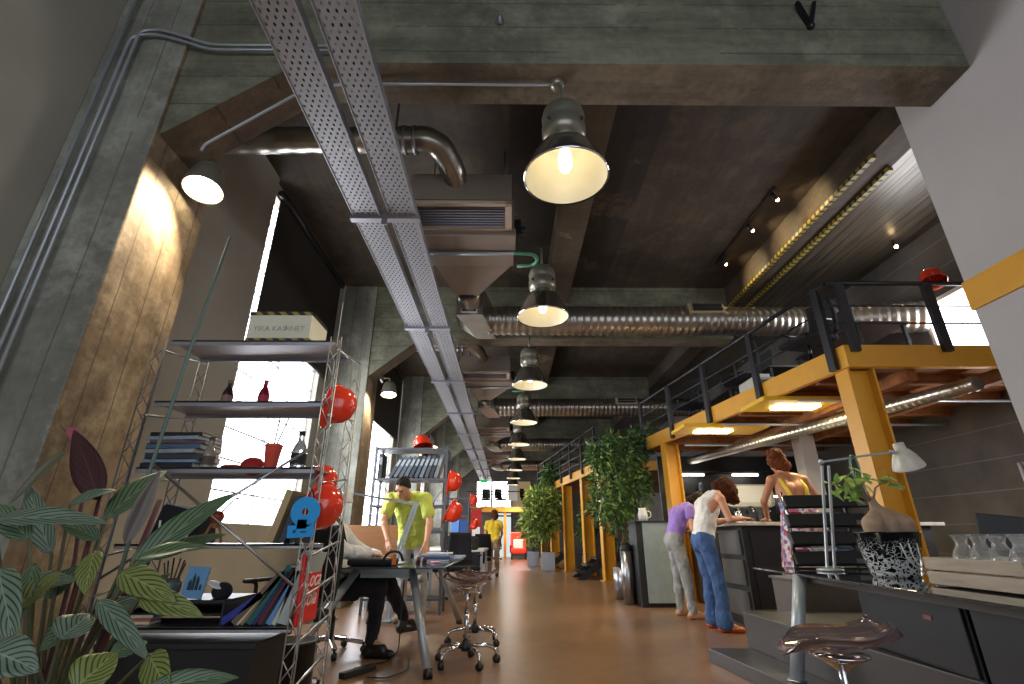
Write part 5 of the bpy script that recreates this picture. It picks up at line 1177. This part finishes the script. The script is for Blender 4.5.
    if bottom:
        pr = [t for t in torso[:1]+torso[3:4]]+legs; w = bottom.get('flare', 0)
        if w: pr = pr+[(J['kl'].lerp(J['al'],.2), J['al'], .05, .05+w, .02), (J['kr'].lerp(J['ar'],.2), J['ar'], .05, .05+w, .02)]
        cuts = [(pel+up*bottom.get('waist', .08), up)]
        if bottom.get('cuff'):
            z = bottom['cuff']; o_ = min(J['al'].z, J['ar'].z); cuts.append((V((0,0,o_+z)), (0,0,-1)))
        field(pr, .009, cuts, bottom.get('grow', .014), .02, bottom.get('name', 'trousers'), bottom['mat'], P, .026)
    if shoe:
        for a_, t_ in ((J['al'],J['tl']), (J['ar'],J['tr'])): field(foot(a_, t_), .007, [(a_+V((0,0,shoe.get('top', -.005))), (0,0,1))], .009, .02, 'shoe', shoe['mat'], P)
    if hair:
        pr = [('e', H+upH*.02-F_*.012, (.08,.098,.1), rot, .02)]+hair.get('prims', lambda *a: [])(H, F_, upH, sd)
        field(pr, .008, [(H+F_*hair.get('front', .05)+upH*.03, F_-upH*hair.get('slope', .6))] if not hair.get('nocut') else [], .008, .025, 'hair', hair['mat'], P, .028, hair_tex)
    if extra: extra(P, J, dict(pel=pel, che=che, up=up, fw=fw, sh=sh, H=H, F=F_, upH=upH, sd=sd))
    return P
def hairmat(n, c): return M(n, c, .75, var=.4, scale=16, stretch=(3,3,1), bump=.6, spec=.15)
def cloth(n, c, **k):
    t = NT(n); c = lin(c); v = t.coord((1,1,.55)); f = t.noise(v, 11, 3, .5); g = t.noise(t.coord((1,1,1)), 120, 2)
    t.l(t.ramp(f, [(.3, [x*.84 for x in c]), (.7, [min(1, x*1.1) for x in c])]), t.b.inputs['Base Color']); t.set(rough=.85)
    t.bump(t.math('ADD', f, t.math('MULTIPLY', g, .04)), .9, .05); return t.m
# --- man in the yellow polo leaning over the desk
y0 = 6.25
nk = at(409,491,Y=6.22); che = at(411,512,Y=6.42); 
J = dict(pl=V((-1.33,6.86,.93)), pr=V((-1.13,6.86,.93)), che=V((-1.22,6.5,1.30)), nec=V((-1.24,6.27,1.47)), hed=V((-1.27,6.10,1.535)), face=V((-.25,-.75,-.62)),
         sl=V((-1.44,6.32,1.42)), sr=V((-1.02,6.32,1.42)), el=V((-1.47,6.12,1.16)), er=V((-.93,6.17,1.14)), wl=V((-1.36,5.95,.95)), wr=V((-.93,6.0,.93)),
         hl=V((.3,-.5,-.8)), hr=V((-.1,-.5,-.85)), nl=V((-.6,-.8,.3)), nr=V((.6,-.8,.3)),
         kl=V((-1.35,6.88,.49)), kr=V((-1.1,6.86,.49)), al=V((-1.36,6.98,.09)), ar=V((-1.09,6.96,.09)), tl=V((-1.38,6.79,.032)), tr=V((-1.07,6.77,.032)), hup=V((-.1,-.6,.8)))
person('man in lime yellow polo shirt leaning over the glass desk', J, 'c08a68', dict(mat=cloth('lime_yellow_polo', 'cbd35c'), sleeve=.62, name='polo_shirt', hem=-.02, neck=.03, grow=.02),
       dict(mat=cloth('pale_grey_trousers', 'a3a5a3'), cuff=-.02, waist=.06), dict(mat=M('beige_shoe_leather', '8f7f68', .6)),
       dict(mat=hairmat('dark_grey_hair', '2d2724'), front=.03, slope=.9), 1.05)
# --- seated person in the white shirt
J = dict(pl=V((-1.60,5.22,.56)), pr=V((-1.58,5.02,.56)), che=V((-1.72,5.10,.98)), nec=V((-1.78,5.09,1.16)), hed=V((-1.75,5.08,1.31)), face=V((.95,.1,-.3)),
         sl=V((-1.75,5.30,1.1)), sr=V((-1.73,4.89,1.1)), el=V((-1.52,5.34,.86)), er=V((-1.50,4.80,.86)), wl=V((-1.27,5.27,.79)), wr=V((-1.27,4.93,.83)),
         hl=V((1,-.05,-.1)), hr=V((1,.2,-.1)), nl=V((0,0,1)), nr=V((0,0,1)),
         kl=V((-1.18,5.38,.55)), kr=V((-1.17,4.93,.55)), al=V((-1.06,5.66,.22)), ar=V((-1.2,4.96,.13)), tl=V((-.95,5.80,.115)), tr=V((-1.02,4.92,.035)))
def strap(P, J, d):
    MB().tube(path([d['che']+V((.06,-.22,.2)), d['che']+V((.14,-.16,.12)), d['che']+V((.16,-.05,-.05)), d['pel']+V((.15,.02,.12))], 5, .08), .016, 8).build('shoulder_strap', m_fabric_black, P)
person('seated person in white shirt and black trousers at the glass desk', J, 'c99a7a', dict(mat=cloth('white_shirt', 'd9d7d3'), sleeve=1.85, hem=-.03, neck=.02, grow=.02),
       dict(mat=cloth('black_trousers', '17171b'), waist=.05, cuff=.0), dict(mat=M('black_loafer_leather', '131213', .35), top=-.02), dict(mat=hairmat('brown_hair', '3a2a20')), 1.0, strap)
# --- woman in white tank top and jeans leaning on the bar end
J = dict(pl=V((2.36,6.42,.95)), pr=V((2.34,6.21,.95)), che=V((2.46,6.31,1.33)), nec=V((2.60,6.30,1.50)), hed=V((2.70,6.29,1.545)), face=V((.72,0,-.75)),
         sl=V((2.56,6.50,1.41)), sr=V((2.55,6.10,1.41)), el=V((2.62,6.56,1.15)), er=V((2.60,6.05,1.17)), wl=V((2.80,6.45,1.19)), wr=V((2.79,6.13,1.19)),
         hl=V((1,.0,-.05)), hr=V((1,.2,-.05)), nl=V((0,0,1)), nr=V((0,0,1)),
         kl=V((2.41,6.44,.49)), kr=V((2.42,6.17,.49)), al=V((2.40,6.47,.09)), ar=V((2.42,6.17,.09)), tl=V((2.57,6.49,.032)), tr=V((2.59,6.14,.032)), hup=V((.7,0,.7)))
def long_hair(H, F, u, s): return [(H+u*.02, H+F*.06-u*.02+V((0,0,-.03)), .1, .085), (H-F*.02+u*.05, H+u*.03+F*.08+s*.05, .075, .05), (H+F*.06+s*.06, H+F*.15-u*.0+s*.05+V((0,0,-.05)), .05, .03), (H+F*.06-s*.06, H+F*.15-s*.05+V((0,0,-.05)), .05, .03), (H-F*.05, H-F*.09-u*.05, .07, .05)]
person('woman in white tank top and blue jeans leaning on the bar end', J, 'cf9676', dict(mat=cloth('white_tank', 'dedad2'), sleeve=0, hem=.03, neck=-.03, name='tank_top', grow=.016),
       dict(mat=cloth('blue_denim', '41608f'), waist=.07, cuff=-.06, flare=.02, name='jeans'), dict(mat=M('orange_sandal', 'c4552e', .5), top=-.045), dict(mat=hairmat('auburn_hair', '46230f'), prims=long_hair, nocut=True), .98)
# --- woman in purple top and grey trousers bending behind her
J = dict(pl=V((2.30,7.32,.95)), pr=V((2.28,7.12,.95)), che=V((2.40,7.22,1.27)), nec=V((2.56,7.2,1.40)), hed=V((2.68,7.2,1.44)), face=V((.7,0,-.7)),
         sl=V((2.50,7.41,1.33)), sr=V((2.49,7.01,1.33)), el=V((2.45,7.48,1.08)), er=V((2.47,6.94,1.08)), wl=V((2.66,7.38,1.12)), wr=V((2.66,7.04,1.12)),
         hl=V((1,-.1,.1)), hr=V((1,.1,.1)), nl=V((0,1,.4)), nr=V((0,-1,.4)),
         kl=V((2.33,7.34,.49)), kr=V((2.37,7.12,.49)), al=V((2.33,7.40,.09)), ar=V((2.39,7.1,.09)), tl=V((2.5,7.43,.032)), tr=V((2.56,7.08,.032)), hup=V((.7,0,.7)))
person('woman in purple top and grey trousers bending over the bar end', J, 'c4906e', dict(mat=cloth('lilac_top', '9b7cc8'), sleeve=.35, hem=.02, neck=.0, name='purple_top'),
       dict(mat=cloth('light_grey_sweatpants', '9a9b98'), waist=.07, cuff=-.02, name='sweatpants'), None, dict(mat=hairmat('dark_brown_hair', '2c1c14'), prims=long_hair, nocut=True), .95)
# --- woman seen from behind in floral dress with yellow straps
t = NT('floral_dress_print'); v = t.coord((1,1,1)); vo = t.n('TexVoronoi'); t.l(v, vo.inputs['Vector']); vo.inputs['Scale'].default_value = 26
sp3 = t.n('SeparateColor'); t.l(vo.outputs['Color'], sp3.inputs[0])
t.l(t.ramp(sp3.outputs[0], [(.0, lin('c9ccd6')), (.3, lin('b2404c')), (.55, lin('5673b0')), (.8, lin('d9d4d0'))]), t.b.inputs['Base Color']); t.set(rough=.85); m_floral = t.m
fx = V((3.27,5.72,0))
def fp_(x, y, z): return fx+V((x,y,z))
J = dict(pl=fp_(-.1,.0,1.12), pr=fp_(.1,.0,1.12), che=fp_(.0,.10,1.47), nec=fp_(.0,.16,1.68), hed=fp_(-.05,.20,1.81), face=V((-.25,.9,-.25)),
         sl=fp_(-.185,.15,1.60), sr=fp_(.185,.13,1.60), el=fp_(-.23,.32,1.37), er=fp_(.36,.22,1.40), wl=fp_(-.1,.57,1.19), wr=fp_(.4,.46,1.24),
         hl=V((0,1,-.15)), hr=V((0,1,-.3)), nl=V((0,0,1)), nr=V((0,0,1)),
         kl=fp_(-.1,-.02,.68), kr=fp_(.1,-.02,.68), al=fp_(-.1,-.06,.31), ar=fp_(.1,-.06,.31), tl=fp_(-.11,.1,.252), tr=fp_(.11,.1,.252))
def dress(P, J, d):
    pel = d['pel']
    pr = [(pel+V((s*.09,0,.0)), pel+V((s*.13,0,-.5)), .13, .17, .05) for s in (-1, 1)]+[(pel+V((s*.07,0,0)), pel.lerp(d['che'],.6)+V((s*.07,0,0)), .115, .105, .05) for s in (-1,1)]
    field(pr, .01, [(pel+V((0,0,-.52)), (0,0,-1)), (pel.lerp(d['che'],.62), (0,-.25,1))], .012, .03, 'dress', m_floral, P, .02)
    ym = M('yellow_strap_cloth', 'e3c93a', .7); c = d['che']
    for s in (-1, 1):
        MB().tube(path([J['nec']+V((s*.09,.06,-.02)), J['nec']+V((s*.11,-.045,-.06)), c+V((s*.12,-.115,.02)), c+V((s*.06,-.135,-.13))], 6, .06), .021, 8).build('dress_strap', ym, P)
    MB().tube(path([c+V((-.15,-.09,-.1)), c+V((-.06,-.13,-.14)), c+V((.06,-.13,-.14)), c+V((.15,-.09,-.1))], 6, .06), .021, 8).build('back_band', ym, P)
def bun(H, F, u, s): return [('e', H+u*.08-F*.07-s*.03, (.08,.075,.065), None, .02), (H-F*.03, H-F*.07-u*.07, .088, .06), (H+s*.06, H+s*.07-u*.05-F*.03, .05, .03), (H-s*.06, H-s*.07-u*.05-F*.03, .05, .03)]
person('woman seen from behind in floral dress with yellow straps leaning on the bar', J, 'bf8562', None, None, dict(mat=M('tan_sandal', '8a5a3a', .5), top=-.045), dict(mat=hairmat('copper_hair', '6b391c'), prims=bun, front=.06), .95, dress)
# --- woman in yellow far down the hall
fx = V((-.40,14.7,0))
J = dict(pl=fp_(-.09,0,.93), pr=fp_(.09,0,.93), che=fp_(0,.05,1.25), nec=fp_(.0,.07,1.43), hed=fp_(.01,.1,1.56), face=V((-.3,.9,-.2)),
         sl=fp_(-.18,.06,1.36), sr=fp_(.18,.06,1.36), el=fp_(-.24,.12,1.1), er=fp_(.23,.1,1.1), wl=fp_(-.2,.3,.98), wr=fp_(.2,.28,.98),
         hl=V((.1,1,-.1)), hr=V((-.1,1,-.1)), nl=V((0,0,1)), nr=V((0,0,1)),
         kl=fp_(-.1,0,.48), kr=fp_(.1,0,.48), al=fp_(-.1,-.03,.09), ar=fp_(.1,-.03,.09), tl=fp_(-.1,.14,.032), tr=fp_(.1,.14,.032))
person('woman in yellow top standing with her back turned far down the hall', J, 'b9835f', dict(mat=cloth('golden_yellow_top', 'd9b92c'), sleeve=.5, hem=-.1, neck=.02),
       dict(mat=cloth('beige_trousers', '9c8468'), waist=.0, cuff=-.02), dict(mat=M('brown_shoe', '4a3426', .5)), dict(mat=hairmat('brown_hair_far', '4a2a16'), prims=bun, front=.05), .97)
# ================================================================ PLANTS
rnd = random.Random(11)
def leaf_mat(name, c1, c2, c3, stripes=7, under=None):
    """banded leaf: UV x across, y along"""
    t = NT(name); uv = t.n('UVMap'); s = t.n('SeparateXYZ'); t.l(uv.outputs[0], s.inputs[0])
    ax = t.math('ABSOLUTE', t.math('SUBTRACT', s.outputs[0], .5))
    ph = t.math('SUBTRACT', t.math('MULTIPLY', s.outputs[1], float(stripes)), t.math('MULTIPLY', ax, stripes*.9))
    w = t.math('ABSOLUTE', t.math('SUBTRACT', t.math('FRACT', ph), .5))
    band = t.n('MapRange'); t.l(w, band.inputs[0]); band.inputs[1].default_value = .1; band.inputs[2].default_value = .2
    col = t.mix(band.outputs[0], lin(c2), lin(c1)); mid = t.math('LESS_THAN', ax, .02); col = t.mix(mid, col, lin(c3))
    if under:
        gm = t.n('NewGeometry'); col = t.mix(gm.outputs['Backfacing'], col, lin(under))
    t.l(col, t.b.inputs['Base Color']); t.set(rough=.45, spec=.35); return t.m
m_leaf = [leaf_mat('green_banded_leaf', '566a4c', '1f3025', '717d5a'), leaf_mat('grey_green_banded_leaf', '647460', '22332a', '7a8570'), leaf_mat('yellow_green_banded_leaf', '727a40', '2c3c1a', '868b50')]
m_leaf_red = leaf_mat('maroon_leaf_underside', '3a1a1c', '2e1216', '502626'); m_stem = M('plant_stem', '4a4a30', .6); m_stem_red = M('maroon_stem', '4a2024', .6)
def leaf(name, base, tip, width, nrm, mat, parent, droop=.12, fold=.25, nu=14):
    base, tip = V(base), V(tip); d = tip-base; L = d.length; d.normalize(); nrm = V(nrm); nrm = (nrm-nrm.project(d)).normalized(); lat = d.cross(nrm)
    bm = bmesh.new(); uvl = bm.loops.layers.uv.new('UVMap'); g = []; nv = 6
    for i in range(nu+1):
        s = i/nu; w = width*(math.sin(PI*min(1, s**.8*1.0))**.75 if 0 < s < 1 else .02)*(1-.25*s)
        c = base+d*L*s-V((0,0,1))*droop*L*(s*s)+nrm*droop*.6*L*math.sin(PI*s)
        row = []
        for j in range(nv+1):
            q = (j/nv-.5)*2; row.append((bm.verts.new(c+lat*q*w*.5+nrm*(abs(q)*fold*w*.5+.03*w*math.sin(9*s+3*q))), (j/nv, s)))
        g.append(row)
    for i in range(nu):
        for j in range(nv):
            q = [g[i][j], g[i+1][j], g[i+1][j+1], g[i][j+1]]; f = bm.faces.new([a[0] for a in q]); f.smooth = True
            for lp_, a in zip(f.loops, q): lp_[uvl].uv = a[1]
    me = bpy.data.meshes.new(name); off = V((0,0,0)); p = parent
    while p is not None: off += p.location; p = p.parent
    bmesh.ops.translate(bm, verts=bm.verts, vec=-off); bm.to_mesh(me); bm.free(); me.materials.append(mat)
    o = bpy.data.objects.new(name, me); C.objects.link(o); o.parent = parent
    md = o.modifiers.new('solid', 'SOLIDIFY'); md.thickness = .0012; return o
# foreground calathea
cal = thing('calathea', 'large striped leaf plant in the left foreground with one maroon leaf', 'potted plant', (-1.02, 1.3, 0))
MB().lathe([(0,0), (.17,0), (.22,.42), (.23,.42), (.23,.45), (.205,.45), (.2,.4), (0,.4)], (-1.02,1.3,0), 32).build('pot', m_black_plastic, cal)
crown = V((-1.02,1.3,.43))
LF = [ # base px, tip px, depth base, depth tip, width, mat, normal
 ((52,330+225),(30,478),1.35,1.4,.085,1,(.2,-1,.1)), ((-5,520),(112,518),1.15,1.2,.075,1,(0,-.8,.6)), ((70,505),(118,488),1.3,1.35,.07,1,(0,-.7,.7)),
 ((105,520),(168,466),1.35,1.5,.10,0,(.3,-.8,.5)), ((128,570),(236,487),1.2,1.35,.095,0,(.3,-.8,.5)), ((135,560),(212,543),1.15,1.25,.07,0,(0,-.7,.7)),
 ((95,552),(86,592),1.2,1.15,.075,2,(.1,-1,.2)), ((120,573),(178,596),1.15,1.1,.085,2,(.1,-.9,.4)), ((140,598),(205,612),1.12,1.1,.07,2,(.1,-.9,.5)),
 ((98,600),(152,655),1.15,1.1,.06,1,(0,-.8,.5)), ((90,615),(150,600),1.2,1.25,.07,1,(.1,-.8,.6)), ((60,640),(92,612),1.1,1.15,.11,1,(.1,-1,.2)),
 ((75,690),(118,650),1.0,1.05,.11,2,(.1,-1,.3)), ((110,655),(148,640),1.1,1.15,.06,0,(.1,-.9,.4)), ((0,570),(18,640),1.1,1.05,.1,1,(.3,-1,.1)),
 ((15,610),(62,570),1.15,1.2,.08,2,(.1,-.9,.4)), ((25,585),(78,578),1.25,1.3,.07,1,(.1,-.8,.5)), ((-10,650),(40,668),1.0,1.0,.1,1,(.1,-.9,.5)),
 ((35,565),(20,620),1.2,1.15,.07,0,(.2,-1,.1)), ((100,540),(60,520),1.3,1.3,.06,0,(.1,-.8,.6)), ((150,560),(228,530),1.3,1.4,.06,0,(.2,-.8,.5)),
 ((145,690),(240,672),1.05,1.1,.06,0,(.1,-.9,.5)), ((150,655),(170,690),1.1,1.05,.08,2,(.1,-1,.3)), ((45,600),(88,560),1.3,1.35,.08,0,(.1,-.9,.4)),
 ((80,620),(40,650),1.15,1.1,.08,0,(.1,-.9,.4)), ((120,610),(172,570),1.25,1.3,.06,0,(.2,-.8,.5)), ((30,540),(-8,500),1.2,1.2,.08,0,(.2,-.9,.4))]
for (b, t_, yb, yt, w, mi, n) in LF:
    B, T = at(*b, Y=yb), at(*t_, Y=yt); leaf('leaf', B, T, w*.74, n, m_leaf[mi], cal, droop=.06)
    m_ = crown.lerp(B, .6)+V((0,0,.03)); MB().tube([crown+V((rnd.uniform(-.08,.08), rnd.uniform(-.08,.08), 0)), m_, B, B.lerp(T,.15)], [.005,.0045,.004,.002], 6).build('stem', m_stem, cal)
B, T = at(100,500,Y=1.35), at(74,430,Y=1.4); leaf('maroon_leaf', B, T, .085, (.2,-1,.05), m_leaf_red, cal, droop=.0, fold=.1)
MB().tube([crown, at(84,560,Y=1.33), B], .006, 8).build('stem', m_stem_red, cal)
B, T = at(66,450,Y=1.4), at(12,500,Y=1.35); leaf('curled_leaf', B, T, .03, (.3,-1,.3), M('brown_green_leaf', '4c4a2e', .5), cal, droop=.05)
leaf('new_leaf_bud', at(68,428,Y=1.42), at(84,445,Y=1.4), .03, (.2,-1,.2), M('pink_leaf_bud', '9a4a58', .5), cal, droop=0)
MB().tube([crown, at(75,560,Y=1.36), at(88,452,Y=1.42), at(60,425,Y=1.44)], [.006,.005,.004,.002], 6).build('stem', m_stem_red, cal)
MB().tube([crown+V((.05,0,0)), at(120,600,Y=1.25), at(160,500,Y=1.3)], [.009,.009,.006], 8).build('stem', m_stem_red, cal)
leaf('folded_leaf', at(125,545,Y=1.3), at(160,470,Y=1.35), .045, (.5,-.8,.2), M('grey_mauve_leaf', '6a625c', .6), cal, droop=0, fold=.8)
# foliage clouds: thousands of small leaves on one mesh
def foliage(name, centres, n, size, mats, parent, seed=1, aspect=.38, droop=.5):
    r = np.random.default_rng(seed); C_ = np.array([(*c, *rr) for c, rr in centres]); vol = np.prod(C_[:,3:], 1)**(2/3); pick = r.choice(len(C_), n, p=vol/vol.sum())
    d = r.normal(size=(n,3)); d /= np.linalg.norm(d, axis=1)[:,None]; rad = r.random(n)**.4
    p = C_[pick,:3]+d*C_[pick,3:]*rad[:,None]
    ax = d+r.normal(size=(n,3))*.7; ax[:,2] -= droop; ax /= np.linalg.norm(ax, axis=1)[:,None]
    nr = r.normal(size=(n,3)); lat = np.cross(ax, nr); lat /= np.linalg.norm(lat, axis=1)[:,None]; nm = np.cross(lat, ax)
    L = size*(.6+.8*r.random(n))[:,None]; W = L*aspect
    v = np.stack([p, p+ax*L*.45+lat*W*.5+nm*W*.15, p+ax*L-nm*L*.1, p+ax*L*.45-lat*W*.5+nm*W*.15], 1).reshape(-1,3)
    off = V((0,0,0)); q = parent
    while q is not None: off += q.location; q = q.parent
    v = v-np.array(off); f = np.arange(4*n).reshape(n,4)
    me = bpy.data.meshes.new(name); me.from_pydata(v.tolist(), [], f.tolist())
    for m in mats: me.materials.append(m)
    me.polygons.foreach_set('material_index', r.integers(0, len(mats), n).tolist())
    o = bpy.data.objects.new(name, me); C.objects.link(o); o.parent = parent; o['kind'] = 'stuff'; return o
m_fol = [M('ficus_leaf_dark', '2f4a22', .45), M('ficus_leaf_mid', '4c6e30', .45), M('ficus_leaf_light', '6f8f45', .45)]
m_fol2 = [M('bamboo_leaf_dark', '55702e', .5), M('bamboo_leaf_mid', '7d9440', .5), M('bamboo_leaf_light', 'a3b055', .5)]
fi = thing('ficus_tree', 'big leafy ficus tree in round silver planter beside the grey cabinet', 'potted tree', (2.02, 9.35, 0))
MB().lathe([(0,0), (.17,0), (.18,.5), (.165,.5), (.155,.44), (0,.44)], (2.02,9.35,0), 28).build('planter', m_steel, fi)
m_trunk = M('brown_trunk', '5a4632', .8, var=.25, bump=.3, scale=14)
mb = MB().tube([(2.02,9.35,.42), (2.05,9.4,.9), (2.2,9.5,1.4), (2.35,9.6,2.0), (2.5,9.7,2.6)], [.035,.03,.026,.02,.01], 10)
for a, b in (((2.05,9.4,.9),(1.75,9.3,1.5)), ((2.2,9.5,1.4),(2.75,9.6,1.9)), ((2.3,9.55,1.8),(1.85,9.4,2.3)), ((2.4,9.65,2.3),(2.9,9.8,2.7))): mb.tube([a, V(a).lerp(V(b),.5)+V((0,0,.08)), b], [.018,.014,.006], 8)
mb.build('trunk', m_trunk, fi)
foliage('foliage', [((1.75,9.3,2.4),(.3,.3,.3)), ((2.75,9.9,2.85),(.35,.3,.3)), ((1.65,9.2,1.5),(.22,.22,.3)), ((2.15,9.5,2.35),(.42,.35,.38)), ((2.5,9.8,2.6),(.35,.3,.3)), ((1.85,9.4,1.9),(.35,.35,.35)), ((2.3,9.6,1.75),(.4,.35,.4)), ((2.0,9.45,1.35),(.28,.28,.3)), ((2.5,9.9,2.1),(.35,.35,.35)), ((2.0,9.5,2.75),(.2,.2,.18))], 4600, .11, m_fol, fi, 3)
def shrub(x, y, z, cs, n, lab, mats, size=.13, seed=5, box=None):
    s = thing('shrub', lab, 'potted plant', (x, y, z))
    mb = MB()
    for i in range(6):
        a = i*1.05; mb.tube([(x+.04*math.cos(a),y+.04*math.sin(a),z), (x+.1*math.cos(a),y+.1*math.sin(a),z+.5), (x+.25*math.cos(a),y+.25*math.sin(a),z+1.2)], [.012,.009,.004], 6)
    mb.build('stems', m_stem, s); foliage('foliage', cs, n, size, mats, s, seed, .3, .3); return s
shrub(1.3, 17.2, .555, [((1.2,17.1,1.5),(.5,.4,.55)), ((1.0,17.0,2.0),(.45,.4,.4)), ((1.4,17.2,2.1),(.4,.4,.4)), ((.8,17.0,1.5),(.35,.3,.35))], 2200, 'tall pale green bush before the farther black stair', m_fol2, .2, 6)
shrub(2.35, 15.1, .505, [((2.3,15.1,1.2),(.3,.3,.4)), ((2.4,15.1,1.7),(.3,.3,.35))], 900, 'dark green shrub between the far yellow posts', m_fol, .14, 7)
shrub(2.8, 13.4, .425, [((2.8,13.4,1.0),(.25,.25,.3)), ((2.75,13.4,1.5),(.25,.25,.3))], 420, 'small shrub beside the nearest far yellow post', m_fol, .12, 8)
shrub(.95, 19.8, .505, [((.95,19.8,1.4),(.5,.4,.7)), ((1.2,19.9,2.4),(.5,.4,.5))], 1500, 'olive green bush farthest down the right side', m_fol2, .22, 9)
# plants along the far mezzanine edge and left desks
hp = thing('trailing_plant', 'dark trailing plant hanging over the far mezzanine edge', 'plant', (1.6, 18.2, 2.8)); MB().bx(1.5, 1.75, 17.8, 18.8, 2.795, 3.0).build('trough', m_black, hp)
foliage('foliage', [((1.55,18.2,3.1),(.3,.6,.35)), ((1.5,18.0,2.7),(.2,.4,.3))], 900, .16, m_fol, hp, 12)
# bonsai leaves
field(TRUNK, .006, [], 0, .012, 'trunk', m_bark, pot)
mb_l = [M('bonsai_leaf', '6f9440', .4), M('bonsai_leaf_light', '9ab25a', .4)]
mb = MB()
for a in ((-.14,-.02,1.33), (-.22,.03,1.30), (-.02,.03,1.36), (.09,0,1.33), (-.12,.05,1.25)): mb.tube([(PX-.03,PY,1.19), (PX-.03+a[0]*.5,PY+a[1],(1.2+a[2])/2+.02), (PX+a[0],PY+a[1],a[2])], [.009,.006,.003], 6)
mb.build('branches', m_bark, pot)
for i in range(44):
    c = [(-.16,-.02,1.33), (-.24,.02,1.30), (-.04,.02,1.36), (.09,0,1.33), (-.12,.03,1.25)][i % 5]; B = V((PX+c[0]+rnd.uniform(-.04,.04), PY+c[1]+rnd.uniform(-.04,.04), c[2]+rnd.uniform(-.03,.03)))
    d = V((rnd.uniform(-1,1), rnd.uniform(-1,.4), rnd.uniform(-.8,.5))).normalized(); leaf('leaf', B, B+d*rnd.uniform(.07,.11), rnd.uniform(.04,.055), (rnd.uniform(-.4,.4),-.5,.8), mb_l[i % 2], pot, .1, .15, 6)
# ================================================================ LIGHT, WORLD, VIEW
w = bpy.data.worlds.new('world'); bpy.context.scene.world = w; w.use_nodes = True
bg = w.node_tree.nodes['Background']; bg.inputs[0].default_value = (.80,.88,1,1); bg.inputs[1].default_value = 1.35
vs = bpy.context.scene.view_settings
vs.view_transform = 'Standard'; vs.look = 'None'; vs.gamma = 1; vs.exposure = 0.6; vs.use_curve_mapping = False
bpy.context.scene.render.film_transparent = False
try:
    bpy.context.scene.cycles.use_denoising = True
    bpy.context.scene.cycles.max_bounces = 8; bpy.context.scene.cycles.sample_clamp_indirect = 4
except Exception: pass
